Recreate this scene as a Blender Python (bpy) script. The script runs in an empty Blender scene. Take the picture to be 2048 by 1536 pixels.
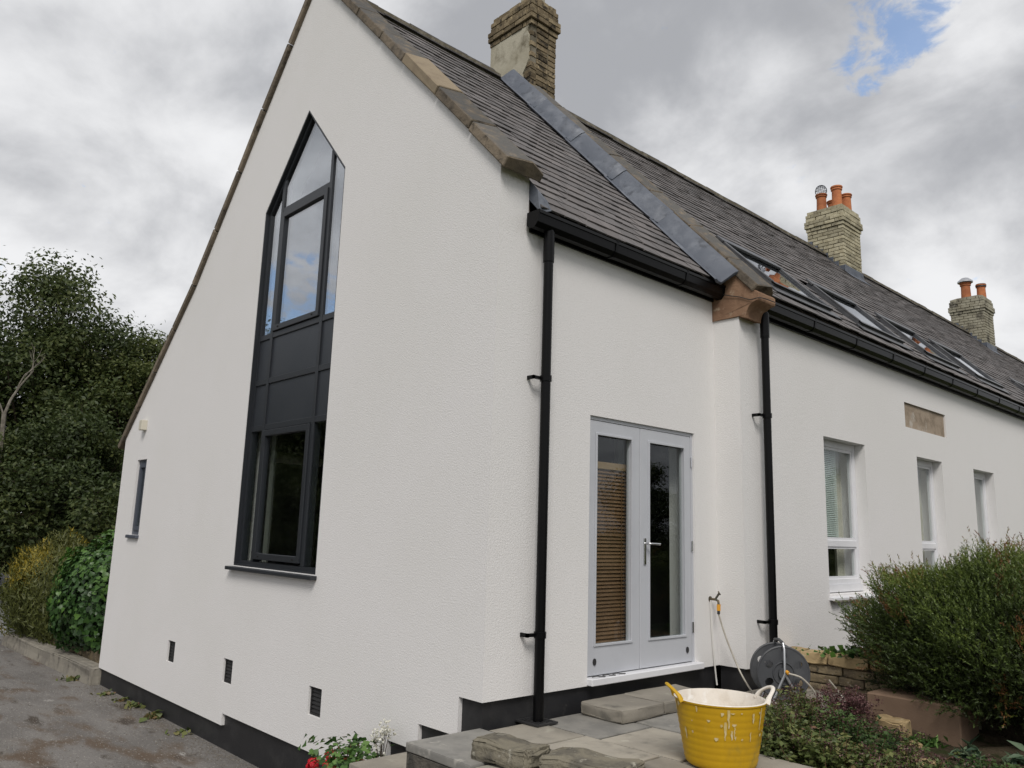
import bpy, bmesh, math, random
import numpy as np
from mathutils import Vector, Matrix
from mathutils.geometry import tessellate_polygon
random.seed(7); rng = np.random.default_rng(7)
S = bpy.context.scene; COL = S.collection
rad = math.radians

# ------------------------------------------------------------------ camera
CP = Vector((4.1923, -3.68465, 1.52716))
AR = Vector((0.68169626, 0.73100838, 0.03028113))
AU = Vector((0.1136703, -0.14670651, 0.98262723))
AF = Vector((-0.72275118, 0.66641124, 0.18310322))
cd = bpy.data.cameras.new('camera'); cam = bpy.data.objects.new('camera', cd); COL.objects.link(cam)
mw = Matrix.Identity(4)
for i in range(3):
    mw[i][0] = AR[i]; mw[i][1] = AU[i]; mw[i][2] = -AF[i]; mw[i][3] = CP[i]
cam.matrix_world = mw
cd.sensor_width = 36; cd.lens = 1587.016 / 2048 * 36; cd.clip_end = 3000
S.camera = cam

# ------------------------------------------------------------------ exposure
S.view_settings.view_transform = 'Standard'; S.view_settings.look = 'None'
S.view_settings.exposure = 0.66; S.view_settings.gamma = 1.0; S.view_settings.use_curve_mapping = False

# ------------------------------------------------------------------ sun and sky
SUN_AZ = Vector((0.64, -0.58, 0)).normalized(); SUN_EL = rad(48)
SUN_DIR = (SUN_AZ * math.cos(SUN_EL) + Vector((0, 0, math.sin(SUN_EL)))).normalized()
sl = bpy.data.lights.new('sun', 'SUN'); sl.energy = 1.45; sl.angle = rad(22); sl.color = (1, 0.955, 0.9)
sun = bpy.data.objects.new('sun', sl); COL.objects.link(sun)
sun.rotation_euler = SUN_DIR.to_track_quat('Z', 'Y').to_euler()

class NT:
    """small node tree helper"""
    def __init__(s, tree): s.t = tree; s.n = tree.nodes; s.l = tree.links
    def new(s, typ, **kw):
        n = s.n.new(typ)
        for k, v in kw.items():
            if k.startswith('i_'): n.inputs[k[2:].replace('_', ' ')].default_value = v
            else: setattr(n, k, v)
        return n
    def link(s, a, b): s.l.new(a, b)
    def val(s, x, sock):
        if hasattr(x, 'is_output'): s.l.new(x, sock)
        else: sock.default_value = x
    def math(s, op, a, b=0.0, clamp=False):
        n = s.n.new('ShaderNodeMath'); n.operation = op; n.use_clamp = clamp
        s.val(a, n.inputs[0]); s.val(b, n.inputs[1]); return n.outputs[0]
    def ramp(s, x, lo, hi, a=0.0, b=1.0):
        n = s.n.new('ShaderNodeMapRange'); n.interpolation_type = 'SMOOTHSTEP'
        s.val(x, n.inputs[0])
        for i, v in enumerate((lo, hi, a, b)): s.val(v, n.inputs[i + 1])
        return n.outputs[0]
    def mix(s, f, a, b, blend='MIX'):
        n = s.n.new('ShaderNodeMix'); n.data_type = 'RGBA'; n.blend_type = blend
        s.val(f, n.inputs[0])
        for x, i in ((a, 6), (b, 7)):
            if hasattr(x, 'is_output'): s.l.new(x, n.inputs[i])
            else: n.inputs[i].default_value = (*x, 1) if len(x) == 3 else x
        return n.outputs[2]
    def noise(s, vec, scale, detail=4, rough=.55, dist=0.0):
        n = s.n.new('ShaderNodeTexNoise'); n.inputs['Scale'].default_value = scale
        n.inputs['Detail'].default_value = detail; n.inputs['Roughness'].default_value = rough
        n.inputs['Distortion'].default_value = dist
        if vec is not None: s.l.new(vec, n.inputs['Vector'])
        return n.outputs[0]

W = bpy.data.worlds.new('World'); S.world = W; W.use_nodes = True
w = NT(W.node_tree); w.n.clear()
tc = w.new('ShaderNodeTexCoord'); D = tc.outputs['Generated']
sky = w.new('ShaderNodeTexSky'); sky.sky_type = 'NISHITA'; sky.sun_disc = False
sky.sun_elevation = SUN_EL; sky.sun_rotation = math.atan2(SUN_DIR.x, SUN_DIR.y)
sep = w.new('ShaderNodeSeparateXYZ'); w.link(D, sep.inputs[0])
zz = w.math('ADD', w.math('MAXIMUM', sep.outputs[2], 0.0), 0.5)
cmb = w.new('ShaderNodeCombineXYZ')
w.link(w.math('DIVIDE', sep.outputs[0], zz), cmb.inputs[0]); w.link(w.math('DIVIDE', sep.outputs[1], zz), cmb.inputs[1])
cmb.inputs[2].default_value = 3.7
P2 = cmb.outputs[0]
big = w.noise(P2, 1.9, 3, .5, .25)
mid = w.noise(P2, 4.6, 9, .55, .2)
comb = w.math('ADD', w.math('MULTIPLY', big, .52), w.math('MULTIPLY', mid, .48))
cl = w.mix(w.ramp(comb, .40, .63), (.415, .425, .452), (.90, .905, .92))
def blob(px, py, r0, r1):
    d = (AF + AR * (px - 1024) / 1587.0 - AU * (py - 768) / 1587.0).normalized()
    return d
def dotmask(d, r0, r1):
    vm = w.new('ShaderNodeVectorMath', operation='DOT_PRODUCT'); w.link(D, vm.inputs[0]); vm.inputs[1].default_value = d
    return w.ramp(vm.outputs['Value'], math.cos(r1), math.cos(r0))
fine = w.noise(P2, 19, 7, .62, .4)
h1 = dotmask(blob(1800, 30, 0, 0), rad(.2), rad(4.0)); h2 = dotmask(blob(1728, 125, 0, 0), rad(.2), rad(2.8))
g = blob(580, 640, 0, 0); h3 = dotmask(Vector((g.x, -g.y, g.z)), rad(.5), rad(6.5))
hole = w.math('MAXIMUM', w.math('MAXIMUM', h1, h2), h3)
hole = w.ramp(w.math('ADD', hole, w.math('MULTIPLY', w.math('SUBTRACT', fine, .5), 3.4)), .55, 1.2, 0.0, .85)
b1 = w.new('ShaderNodeBackground'); w.link(sky.outputs[0], b1.inputs[0]); b1.inputs[1].default_value = .14
b2 = w.new('ShaderNodeBackground'); w.link(cl, b2.inputs[0]); b2.inputs[1].default_value = .62
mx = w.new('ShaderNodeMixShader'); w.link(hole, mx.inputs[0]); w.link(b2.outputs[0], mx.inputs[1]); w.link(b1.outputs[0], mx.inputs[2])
wo = w.new('ShaderNodeOutputWorld'); w.link(mx.outputs[0], wo.inputs[0])

# ------------------------------------------------------------------ materials
MATS = {}
def mat(name, base, layers=(), rough=.6, bump=(), metallic=0.0, spec=.5, rnd=0.0, coords='pos', top=None, rvar=0.0, stretch=None):
    """layers: (colour, scale, lo, hi[, detail]); bump: (scale, strength, distance)"""
    m = bpy.data.materials.new(name); m.use_nodes = True; t = NT(m.node_tree); t.n.clear()
    out = t.new('ShaderNodeOutputMaterial'); b = t.new('ShaderNodeBsdfPrincipled'); t.link(b.outputs[0], out.inputs[0])
    ge = t.new('ShaderNodeNewGeometry')
    if coords == 'pos': vec = ge.outputs['Position']
    else: vec = t.new('ShaderNodeTexCoord').outputs['Object']
    if stretch:
        mp = t.new('ShaderNodeMapping'); mp.inputs['Scale'].default_value = stretch; t.link(vec, mp.inputs[0]); vec = mp.outputs[0]
    oi = None
    if rnd:
        oi = t.new('ShaderNodeObjectInfo')
        va = t.new('ShaderNodeVectorMath', operation='ADD'); t.link(vec, va.inputs[0])
        sc = t.new('ShaderNodeVectorMath', operation='SCALE'); sc.inputs[0].default_value = (37, 11, 23); t.link(oi.outputs['Random'], sc.inputs['Scale'])
        t.link(sc.outputs[0], va.inputs[1]); vec = va.outputs[0]
    c = None
    for L in layers:
        f = t.ramp(t.noise(vec, L[1], L[4] if len(L) > 4 else 6, .6, .2), L[2], L[3])
        c = t.mix(f, c if c is not None else base, L[0])
    if c is None:
        n = t.new('ShaderNodeRGB'); n.outputs[0].default_value = (*base, 1); c = n.outputs[0]
    if top is not None:      # growth that settles on upward faces
        sp = t.new('ShaderNodeSeparateXYZ'); t.link(ge.outputs['Normal'], sp.inputs[0])
        f = t.math('MULTIPLY', t.ramp(sp.outputs[2], .25, .6), t.ramp(t.noise(vec, 9, 6), .3, .55))
        c = t.mix(f, c, top)
    if rnd:
        hs = t.new('ShaderNodeHueSaturation'); t.link(c, hs.inputs['Color'])
        t.link(t.ramp(oi.outputs['Random'], 0, 1, 1 - rnd, 1 + rnd), hs.inputs['Value'])
        c = hs.outputs[0]
    t.link(c, b.inputs['Base Color'])
    if rvar: t.link(t.ramp(t.noise(vec, 6, 5), .3, .7, rough - rvar, rough + rvar), b.inputs['Roughness'])
    else: b.inputs['Roughness'].default_value = rough
    b.inputs['Metallic'].default_value = metallic; b.inputs['Specular IOR Level'].default_value = spec
    prev = None
    for (sc_, st, di) in bump:
        bp = t.new('ShaderNodeBump'); bp.inputs['Strength'].default_value = st; bp.inputs['Distance'].default_value = di
        t.link(t.noise(vec, sc_, 4, .6), bp.inputs['Height'])
        if prev: t.link(prev, bp.inputs['Normal'])
        prev = bp.outputs[0]
    if prev: t.link(prev, b.inputs['Normal'])
    MATS[name] = m; return m

def leafmat(name, stops, trans=.25, rough=.5):
    m = bpy.data.materials.new(name); m.use_nodes = True; t = NT(m.node_tree); t.n.clear()
    out = t.new('ShaderNodeOutputMaterial'); b = t.new('ShaderNodeBsdfPrincipled')
    at = t.new('ShaderNodeAttribute'); at.attribute_name = 'tone'
    cr = t.new('ShaderNodeValToRGB'); t.link(at.outputs['Fac'], cr.inputs[0])
    e = cr.color_ramp.elements
    e[0].position = stops[0][0]; e[0].color = (*stops[0][1], 1); e[1].position = stops[-1][0]; e[1].color = (*stops[-1][1], 1)
    for p, c in stops[1:-1]: x = e.new(p); x.color = (*c, 1)
    t.link(cr.outputs[0], b.inputs['Base Color']); b.inputs['Roughness'].default_value = rough; b.inputs['Specular IOR Level'].default_value = .35
    tr = t.new('ShaderNodeBsdfTranslucent'); t.link(cr.outputs[0], tr.inputs[0])
    mx = t.new('ShaderNodeMixShader'); mx.inputs[0].default_value = trans
    t.link(b.outputs[0], mx.inputs[1]); t.link(tr.outputs[0], mx.inputs[2]); t.link(mx.outputs[0], out.inputs[0])
    MATS[name] = m; return m

def glassmat(name, f0, tint=(1, 1, 1)):
    m = bpy.data.materials.new(name); m.use_nodes = True; t = NT(m.node_tree); t.n.clear()
    out = t.new('ShaderNodeOutputMaterial'); g0 = t.new('ShaderNodeNewGeometry')
    vd = t.new('ShaderNodeVectorMath', operation='DOT_PRODUCT'); t.link(g0.outputs['Incoming'], vd.inputs[0]); t.link(g0.outputs['Normal'], vd.inputs[1])
    c5 = t.math('POWER', t.math('SUBTRACT', 1.0, t.math('ABSOLUTE', vd.outputs['Value'])), 5.0)
    fres = t.math('ADD', f0, t.math('MULTIPLY', c5, 1 - f0))
    ge = t.new('ShaderNodeNewGeometry')
    bp = t.new('ShaderNodeBump'); bp.inputs['Strength'].default_value = .06; bp.inputs['Distance'].default_value = .02
    t.link(t.noise(ge.outputs['Position'], 1.6, 2), bp.inputs['Height'])
    gl = t.new('ShaderNodeBsdfGlossy'); gl.inputs['Roughness'].default_value = .015; gl.inputs['Color'].default_value = (.95, .97, 1, 1)
    t.link(bp.outputs[0], gl.inputs['Normal'])
    tr = t.new('ShaderNodeBsdfTransparent'); tr.inputs[0].default_value = (*tint, 1)
    mx = t.new('ShaderNodeMixShader'); t.link(fres, mx.inputs[0]); t.link(tr.outputs[0], mx.inputs[1]); t.link(gl.outputs[0], mx.inputs[2])
    t.link(mx.outputs[0], out.inputs[0]); MATS[name] = m; return m

mat('white_render', (.755, .742, .738), [((.735, .724, .712), .55, .35, .7, 3), ((.71, .695, .69), 2.2, .62, .85), ((.64, .625, .62), 70, .60, .72)], rough=.9, spec=.2,
    bump=[(80, .62, .006), (190, .5, .003)])
mat('black_plinth', (.016, .016, .018), [((.03, .03, .031), 3, .45, .7), ((.07, .066, .06), 9, .64, .8, 10)], rough=.55, bump=[(30, .25, .004)])
mat('slate', (.125, .117, .116), [((.155, .140, .136), 1.4, .4, .65), ((.085, .080, .081), 7, .52, .72), ((.24, .23, .21), 14, .66, .8)], rough=.72, spec=.35,
    bump=[(22, .35, .006), (90, .3, .002)], rnd=.14)
mat('ridge_clay', (.038, .035, .034), [((.075, .068, .058), 8, .45, .65), ((.03, .028, .026), 20, .5, .7)], rough=.85, bump=[(25, .6, .01)], rnd=.2)
mat('lead', (.092, .105, .132), [((.16, .175, .205), 3.2, .50, .72), ((.055, .063, .08), 7, .52, .70)], rough=.55, metallic=.1, bump=[(9, .25, .01)], rvar=.12)
mat('old_stone', (.195, .16, .12), [((.13, .11, .088), 5, .4, .65), ((.07, .058, .045), 10, .55, .7), ((.34, .31, .24), 17, .66, .76)], rough=.92, spec=.2,
    bump=[(14, .7, .02), (60, .6, .006)], rnd=.16, top=(.105, .101, .095))
mat('new_stone', (.27, .22, .155), [((.22, .175, .125), 5, .4, .7)], rough=.9, spec=.2, bump=[(40, .4, .005)])
mat('red_stone', (.29, .18, .115), [((.21, .125, .08), 5, .4, .65), ((.42, .32, .23), 9, .6, .72), ((.14, .09, .06), 4, .62, .75)], rough=.9, spec=.2,
    bump=[(10, .6, .02), (50, .5, .006)])
mat('plaque_stone', (.35, .285, .22), [((.25, .20, .15), 6, .42, .65, 10), ((.48, .44, .39), 4, .54, .68, 10)], rough=.92, spec=.15, bump=[(18, .7, .012)])
mat('brick', (.43, .395, .285), [((.33, .295, .20), 9, .4, .65), ((.12, .105, .08), 5, .58, .74), ((.56, .53, .42), 12, .62, .72)], rough=.92, spec=.15, bump=[(40, .6, .006)], rnd=.22)
mat('grey_brick', (.36, .34, .265), [((.26, .24, .18), 4, .4, .65), ((.10, .092, .075), 2.2, .50, .66), ((.50, .48, .40), 9, .60, .72)], rough=.92, spec=.15, bump=[(40, .6, .006)])
mat('sooty_brick', (.26, .21, .135), [((.16, .125, .08), 7, .38, .6), ((.045, .038, .03), 6, .52, .66), ((.46, .37, .22), 11, .62, .72)], rough=.94, spec=.12, bump=[(35, .8, .01)], rnd=.3)
mat('mortar', (.13, .115, .085), [((.22, .2, .16), 10, .45, .65)], rough=.95, spec=.1, bump=[(50, .6, .006)])
mat('stained_render', (.46, .43, .345), [((.38, .35, .27), 2.2, .4, .65), ((.15, .13, .09), 3.0, .47, .72), ((.60, .58, .50), 5, .60, .78)], rough=.95, spec=.1, bump=[(30, .5, .006)])
mat('terracotta', (.46, .165, .065), [((.36, .12, .05), 8, .4, .65), ((.12, .07, .045), 6, .64, .8)], rough=.85, bump=[(30, .2, .004)], rnd=.15)
mat('black_plastic', (.004, .004, .0045), rough=.28, spec=.18, bump=[(5, .06, .01)])
mat('anthracite', (.022, .025, .030), rough=.42, spec=.45, bump=[(160, .08, .001)])
mat('anthracite_panel', (.026, .030, .037), [((.03, .034, .041), 2, .4, .6)], rough=.38, spec=.45)
mat('blue_grey_frame', (.075, .085, .11), rough=.45)
mat('roof_window_grey', (.115, .118, .125), [((.09, .092, .1), 6, .4, .6)], rough=.45, metallic=.3)
mat('grey_paint', (.50, .515, .55), [((.47, .485, .52), 3, .4, .7)], rough=.38, spec=.45, bump=[(60, .06, .002)])
mat('white_paint', (.72, .725, .75), [((.66, .665, .69), 4, .45, .7)], rough=.4, spec=.45)
mat('dark_wood', (.05, .038, .03), rough=.8)  # one even dark brown, for the boards under the slates
mat('brown_blind', (.20, .115, .06), [((.16, .09, .045), 5, .4, .6)], rough=.6)
mat('blind_rail', (.30, .20, .10), rough=.6)
mat('pale_blind', (.60, .66, .63), rough=.6)
mat('curtain', (.70, .66, .58), [((.6, .57, .5), 3, .4, .6)], rough=.9)
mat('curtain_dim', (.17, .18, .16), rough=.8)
mat('interior', (.07, .064, .056), rough=.9)
mat('dark_interior', (.025, .024, .023), rough=.9)
mat('paving', (.31, .285, .24), [((.25, .23, .195), 2.6, .38, .64), ((.36, .34, .285), 6, .58, .72), ((.12, .115, .10), 3.2, .55, .75, 10)], rough=.88, spec=.25,
    bump=[(7, .4, .015), (45, .5, .004)], rnd=.14)
mat('blue_paving', (.25, .24, .218), [((.185, .18, .166), 4, .4, .65), ((.10, .095, .085), 3, .58, .75, 10), ((.34, .325, .29), 8, .6, .74)], rough=.75, bump=[(30, .35, .005)], rnd=.08)
mat('rough_stone', (.21, .19, .145), [((.12, .11, .09), 6, .42, .62), ((.36, .34, .28), 12, .58, .70), ((.06, .06, .05), 9, .64, .76)], rough=.95, spec=.15,
    bump=[(9, .8, .03), (40, .7, .01)], rnd=.12)
mat('dark_wall_stone', (.10, .09, .075), [((.05, .047, .04), 8, .4, .6), ((.18, .165, .14), 14, .6, .7)], rough=.95, bump=[(8, .9, .04), (45, .7, .01)])
mat('garden_stone', (.27, .215, .135), [((.18, .145, .10), 8, .4, .62), ((.09, .08, .06), 22, .55, .66), ((.44, .39, .29), 26, .62, .7)], rough=.95, spec=.1, bump=[(12, .7, .02), (60, .8, .008)], rnd=.16)
mat('cap_stone', (.40, .30, .165), [((.30, .22, .12), 5, .4, .65), ((.52, .46, .34), 9, .6, .74)], rough=.92, spec=.15, bump=[(12, .6, .015), (50, .5, .005)], rnd=.12)
mat('brown_render', (.205, .14, .098), [((.165, .112, .078), 3, .4, .65), ((.28, .215, .165), 8, .64, .78)], rough=.9, spec=.15, bump=[(60, .4, .004)])
mat('joint_sand', (.07, .062, .048), [((.12, .105, .08), 20, .4, .6)], rough=.98, bump=[(60, .8, .01)])
mat('asphalt', (.185, .175, .165), [((.145, .136, .128), 1.3, .42, .6, 12), ((.23, .215, .195), .9, .52, .72, 12), ((.115, .085, .062), 1.5, .50, .66, 14), ((.36, .345, .325), 3.3, .66, .75, 14), ((.07, .058, .048), 2.3, .55, .68, 14), ((.30, .285, .26), 42, .58, .68, 4), ((.07, .065, .06), 36, .62, .70, 4)],
    rough=.92, spec=.2, bump=[(7, .4, .02), (55, .8, .012), (160, .6, .005)], stretch=(.6, 1.5, 1))
mat('road', (.19, .19, .19), [((.15, .15, .15), 2, .4, .6)], rough=.9, bump=[(60, .6, .008)])
mat('earth', (.045, .035, .024), [((.075, .06, .04), 4, .4, .6), ((.03, .035, .015), 7, .5, .65)], rough=1, spec=.05, bump=[(9, .8, .04), (50, .8, .015)])
mat('grass_ground', (.05, .07, .02), [((.08, .085, .03), 3, .4, .6)], rough=1, spec=.05, bump=[(30, .8, .04)])
mat('concrete', (.27, .25, .21), [((.2, .185, .16), 4, .4, .62), ((.12, .11, .09), 8, .58, .72)], rough=.95, spec=.15, bump=[(30, .6, .01)])
mat('grit', (.14, .125, .105), [((.22, .2, .17), 30, .5, .7)], rough=.95)
mat('bark', (.085, .068, .05), [((.05, .04, .03), 12, .4, .6)], rough=.95, spec=.1, bump=[(25, .7, .02)])
mat('pale_bark', (.24, .22, .185), [((.16, .145, .12), 9, .4, .6)], rough=.9, spec=.1)
mat('twig', (.15, .085, .05), [((.09, .055, .035), 20, .4, .6)], rough=.9, spec=.1)
mat('yellow_plastic', (.56, .335, .006), [((.50, .29, .006), 5, .4, .62), ((.64, .50, .22), 5, .62, .8), ((.34, .23, .03), 8, .60, .8)], rough=.5, spec=.4, bump=[(30, .12, .004)], coords='obj', stretch=(1, 1, .4))
mat('plaster_white', (.72, .67, .60), [((.62, .56, .48), 6, .45, .65), ((.8, .78, .74), 12, .55, .7)], rough=.8, bump=[(25, .4, .008)], coords='obj')
mat('splash', (.62, .52, .30), [((.55, .42, .16), 30, .4, .6)], rough=.8, coords='obj')
mat('reel_grey', (.055, .058, .064), [((.075, .078, .083), 5, .4, .65)], rough=.55)
mat('aluminium', (.55, .56, .58), rough=.35, metallic=.8)
mat('chrome', (.65, .65, .66), rough=.2, metallic=1)
mat('hose_clear', (.42, .39, .33), [((.34, .31, .26), 20, .4, .6)], rough=.4)
mat('hose_white', (.66, .65, .62), rough=.45)
mat('brass', (.16, .125, .075), [((.09, .085, .07), 20, .4, .6)], rough=.5, metallic=.6)
mat('orange_plastic', (.72, .34, .03), rough=.45)
mat('dark_metal', (.05, .05, .052), rough=.5, metallic=.5)
mat('cream_plastic', (.60, .565, .47), rough=.5)
mat('iron_black', (.015, .015, .016), rough=.6)
mat('dark_hole', (.01, .01, .01), rough=.95)
mat('wire', (.03, .035, .05), rough=.5, metallic=.4)
glassmat('glass_sky', .36, (.75, .78, .8)); glassmat('glass', .035, (.93, .95, .94)); glassmat('glass_roof', .16, (.6, .62, .64))
leafmat('tree_leaf', [(0, (.028, .042, .015)), (.5, (.06, .086, .027)), (1, (.13, .15, .048))], .36)
leafmat('tree_leaf_light', [(0, (.034, .05, .016)), (.5, (.075, .10, .03)), (1, (.17, .19, .06))], .38)
leafmat('ivy_leaf', [(0, (.016, .034, .012)), (.55, (.036, .085, .020)), (1, (.10, .20, .035))], .2, .38)
leafmat('broom_leaf', [(0, (.045, .06, .016)), (.45, (.10, .11, .025)), (.72, (.22, .18, .025)), (1, (.38, .29, .03))], .25)
leafmat('heather_leaf', [(0, (.020, .026, .009)), (.5, (.055, .085, .018)), (.84, (.125, .17, .032)), (.92, (.17, .165, .034)), (1, (.18, .08, .032))], .2)
leafmat('herb_leaf', [(0, (.05, .07, .022)), (.5, (.115, .15, .045)), (.8, (.20, .205, .075)), (1, (.19, .10, .06))], .25)
leafmat('burgundy', [(0, (.05, .022, .022)), (.6, (.115, .05, .052)), (1, (.22, .14, .13))], .15, .8)
leafmat('fresh_leaf', [(0, (.03, .07, .018)), (.6, (.075, .16, .035)), (1, (.15, .26, .07))], .25)
leafmat('sage_leaf', [(0, (.03, .055, .018)), (.6, (.07, .125, .035)), (1, (.13, .19, .06))], .25)
leafmat('grey_leaf', [(0, (.035, .065, .04)), (.6, (.08, .13, .075)), (1, (.15, .20, .12))], .2)
leafmat('red_petal', [(0, (.45, .008, .02)), (1, (.72, .03, .05))], .2)
leafmat('white_petal', [(0, (.62, .6, .5)), (1, (.8, .8, .74))], .2)

# ------------------------------------------------------------------ mesh helpers
def finish(name, me, m, parent=None, smooth=False, loc=None):
    o = bpy.data.objects.new(name, me); COL.objects.link(o)
    if m is not None and not len(me.materials): me.materials.append(MATS[m] if isinstance(m, str) else m)
    if smooth:
        me.polygons.foreach_set('use_smooth', [True] * len(me.polygons)); me.set_sharp_from_angle(angle=rad(38))
    if parent is not None: o.parent = parent
    if loc is not None: o.location = loc
    return o

class MB:
    def __init__(s): s.v = []; s.f = []
    def add(s, vs, fs):
        o = len(s.v); s.v += [tuple(x) for x in vs]; s.f += [tuple(i + o for i in f) for f in fs]; return s
    def box(s, x0, x1, y0, y1, z0, z1):
        return s.add([(x0, y0, z0), (x1, y0, z0), (x1, y1, z0), (x0, y1, z0), (x0, y0, z1), (x1, y0, z1), (x1, y1, z1), (x0, y1, z1)],
                     [(0, 3, 2, 1), (4, 5, 6, 7), (0, 1, 5, 4), (1, 2, 6, 5), (2, 3, 7, 6), (3, 0, 4, 7)])
    def obox(s, c, X, Y, Z, hx, hy, hz):
        c = Vector(c); vs = []
        for dz in (-1, 1):
            for dx, dy in ((-1, -1), (1, -1), (1, 1), (-1, 1)): vs.append(c + X * hx * dx + Y * hy * dy + Z * hz * dz)
        return s.add(vs, [(0, 3, 2, 1), (4, 5, 6, 7), (0, 1, 5, 4), (1, 2, 6, 5), (2, 3, 7, 6), (3, 0, 4, 7)])
    def tube(s, pts, r, n=8, cap=True, flat=1.0):
        pts = [Vector(p) for p in pts]; rs = r if isinstance(r, (list, tuple)) else [r] * len(pts)
        T0 = (pts[1] - pts[0]).normalized(); up = Vector((0, 0, 1)) if abs(T0.z) < .9 else Vector((1, 0, 0))
        A = T0.cross(up).normalized(); vs = []; fs = []
        for i, p in enumerate(pts):
            T = ((pts[min(i + 1, len(pts) - 1)] - pts[max(i - 1, 0)])).normalized()
            A = (A - T * A.dot(T)).normalized(); B = T.cross(A)
            for k in range(n):
                a = 2 * math.pi * k / n; vs.append(p + (A * math.cos(a) + B * math.sin(a) * flat) * rs[i])
        for i in range(len(pts) - 1):
            for k in range(n):
                k2 = (k + 1) % n; fs.append((i * n + k, i * n + k2, (i + 1) * n + k2, (i + 1) * n + k))
        if cap:
            fs.append(tuple(range(n))[::-1]); fs.append(tuple((len(pts) - 1) * n + k for k in range(n)))
        return s.add(vs, fs)
    def lathe(s, prof, n=24, c=(0, 0, 0), close=False):
        vs = []; fs = []; m = len(prof)
        for k in range(n):
            a = 2 * math.pi * k / n
            for r, z in prof: vs.append((c[0] + r * math.cos(a), c[1] + r * math.sin(a), c[2] + z))
        for k in range(n):
            k2 = (k + 1) % n
            for i in range(m - 1): fs.append((k * m + i, k2 * m + i, k2 * m + i + 1, k * m + i + 1))
        return s.add(vs, fs)
    def prism(s, poly, t0, t1, mp, holes=()):
        """poly in 2D, mp(a,b,t)->3D"""
        loops = [list(poly)] + [list(h) for h in holes]
        flat = [q for l in loops for q in l]
        tris = tessellate_polygon([[Vector((q[0], q[1], 0)) for q in l] for l in loops])
        n = len(flat); vs = [mp(a, b, t0) for a, b in flat] + [mp(a, b, t1) for a, b in flat]
        fs = [t for t in tris] + [tuple(i + n for i in t[::-1]) for t in tris]
        o = 0
        for l in loops:
            for i in range(len(l)):
                j = (i + 1) % len(l); fs.append((o + i, o + j, o + j + n, o + i + n))
            o += len(l)
        return s.add(vs, fs)
    def mesh(s, name, bevel=0.0, seg=1, jitter=0.0, sub=0):
        bm = bmesh.new(); bv = [bm.verts.new(v) for v in s.v]
        for f in s.f:
            try: bm.faces.new([bv[i] for i in f])
            except ValueError: pass
        bmesh.ops.recalc_face_normals(bm, faces=bm.faces)
        if bevel: bmesh.ops.bevel(bm, geom=list(bm.edges), offset=bevel, segments=seg, affect='EDGES', profile=.6)
        if sub: bmesh.ops.subdivide_edges(bm, edges=list(bm.edges), cuts=sub, use_grid_fill=True)
        if jitter:
            for v in bm.verts:
                q = v.co * 6.0
                v.co += Vector((math.sin(q.x * 1.7 + q.y * 2.3), math.sin(q.y * 1.9 + q.z * 2.9 + 1), math.sin(q.z * 2.1 + q.x * 3.1 + 2))) * jitter * .6 + Vector([random.uniform(-1, 1) for _ in range(3)]) * jitter * .5
        me = bpy.data.meshes.new(name); bm.to_mesh(me); bm.free(); return me
    def build(s, name, m, parent=None, bevel=0.0, smooth=False, loc=None, **kw):
        return finish(name, s.mesh(name, bevel, **kw), m, parent, smooth, loc)

def XZ(a, b, t): return (a, t, b)         # polygon in x,z extruded along y
def YZ(a, b, t): return (t, a, b)         # polygon in y,z extruded along x
def rect(a0, a1, b0, b1): return [(a0, b0), (a1, b0), (a1, b1), (a0, b1)]
def ring(poly, d):                        # inset of a convex polygon
    n = len(poly); out = []
    cx = sum(p[0] for p in poly) / n; cy = sum(p[1] for p in poly) / n
    lines = []
    for i in range(n):
        p = Vector(poly[i]); q = Vector(poly[(i + 1) % n]); e = (q - p).normalized(); nn = Vector((-e.y, e.x))
        if nn.dot(Vector((cx, cy)) - p) < 0: nn = -nn
        lines.append((p + nn * d, e))
    for i in range(n):
        (p, e), (q, f) = lines[i - 1], lines[i]
        den = e.x * f.y - e.y * f.x; r = q - p; k = (r.x * f.y - r.y * f.x) / den
        out.append(tuple(p + e * k))
    return out

def tag(o, label, cat, group=None):
    o['label'] = label; o['category'] = cat
    if group: o['group'] = group
    return o
def thing(name, label, cat, loc=(0, 0, 0), group=None):
    o = bpy.data.objects.new(name, None); COL.objects.link(o); o.location = loc; o.empty_display_size = .2
    return tag(o, label, cat, group)
def struct(o): o['kind'] = 'structure'; return o
def stuff(o): o['kind'] = 'stuff'; return o

# ------------------------------------------------------------------ the ground
struct(MB().box(-400, 400, -400, 400, -1.2, -.74).build('ground', 'grass_ground'))
struct(MB().box(-60, 3.0, -16, 1.6, -.9, -.70).build('drive', 'asphalt'))
struct(MB().box(-70, -13.6, -.6, 3.6, -.9, -.685).build('road', 'road'))
struct(MB().box(2.7, 14, -14, .2, -.9, -.02).build('garden_ground', 'grass_ground'))

# ================================================================== THE HOUSE
house = thing('house', 'white rendered house with steep dark slate roof and tall pointed gable window', 'house')
WL = -8.0; XA, ZA = -3.154, 7.56; X2 = .281; Y2 = 2.825; YEND = 31.0
gl_left = [(XA, ZA), (-5.9, 4.53), (-8.0, 2.67)]
# --- gable wall
gwin = [(-4.028, 1.097), (-2.314, 1.097), (-2.314, 5.0), (-3.171, 5.946), (-4.028, 5.0)]
swin = rect(-7.385, -7.02, 1.335, 2.345)
vents = [(-5.587, .165), (-4.04, .165), (-2.277, .165)]
vh = [rect(a, a + .215, b - .235, b) for a, b in vents]
outer = [(0, .402), (0, 4.27), (XA, ZA), (-5.9, 4.53), (WL, 2.67), (WL, -.475), (-3.965, -.475), (-3.965, -.36), (-1.063, -.36), (-1.063, -.04),
         (-.69, -.04), (-.69, .145), (-.247, .145), (-.247, .402)]
MB().prism(outer, 0, .30, XZ, [gwin, swin] + vh).build('gable_wall', 'white_render', house)
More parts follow.
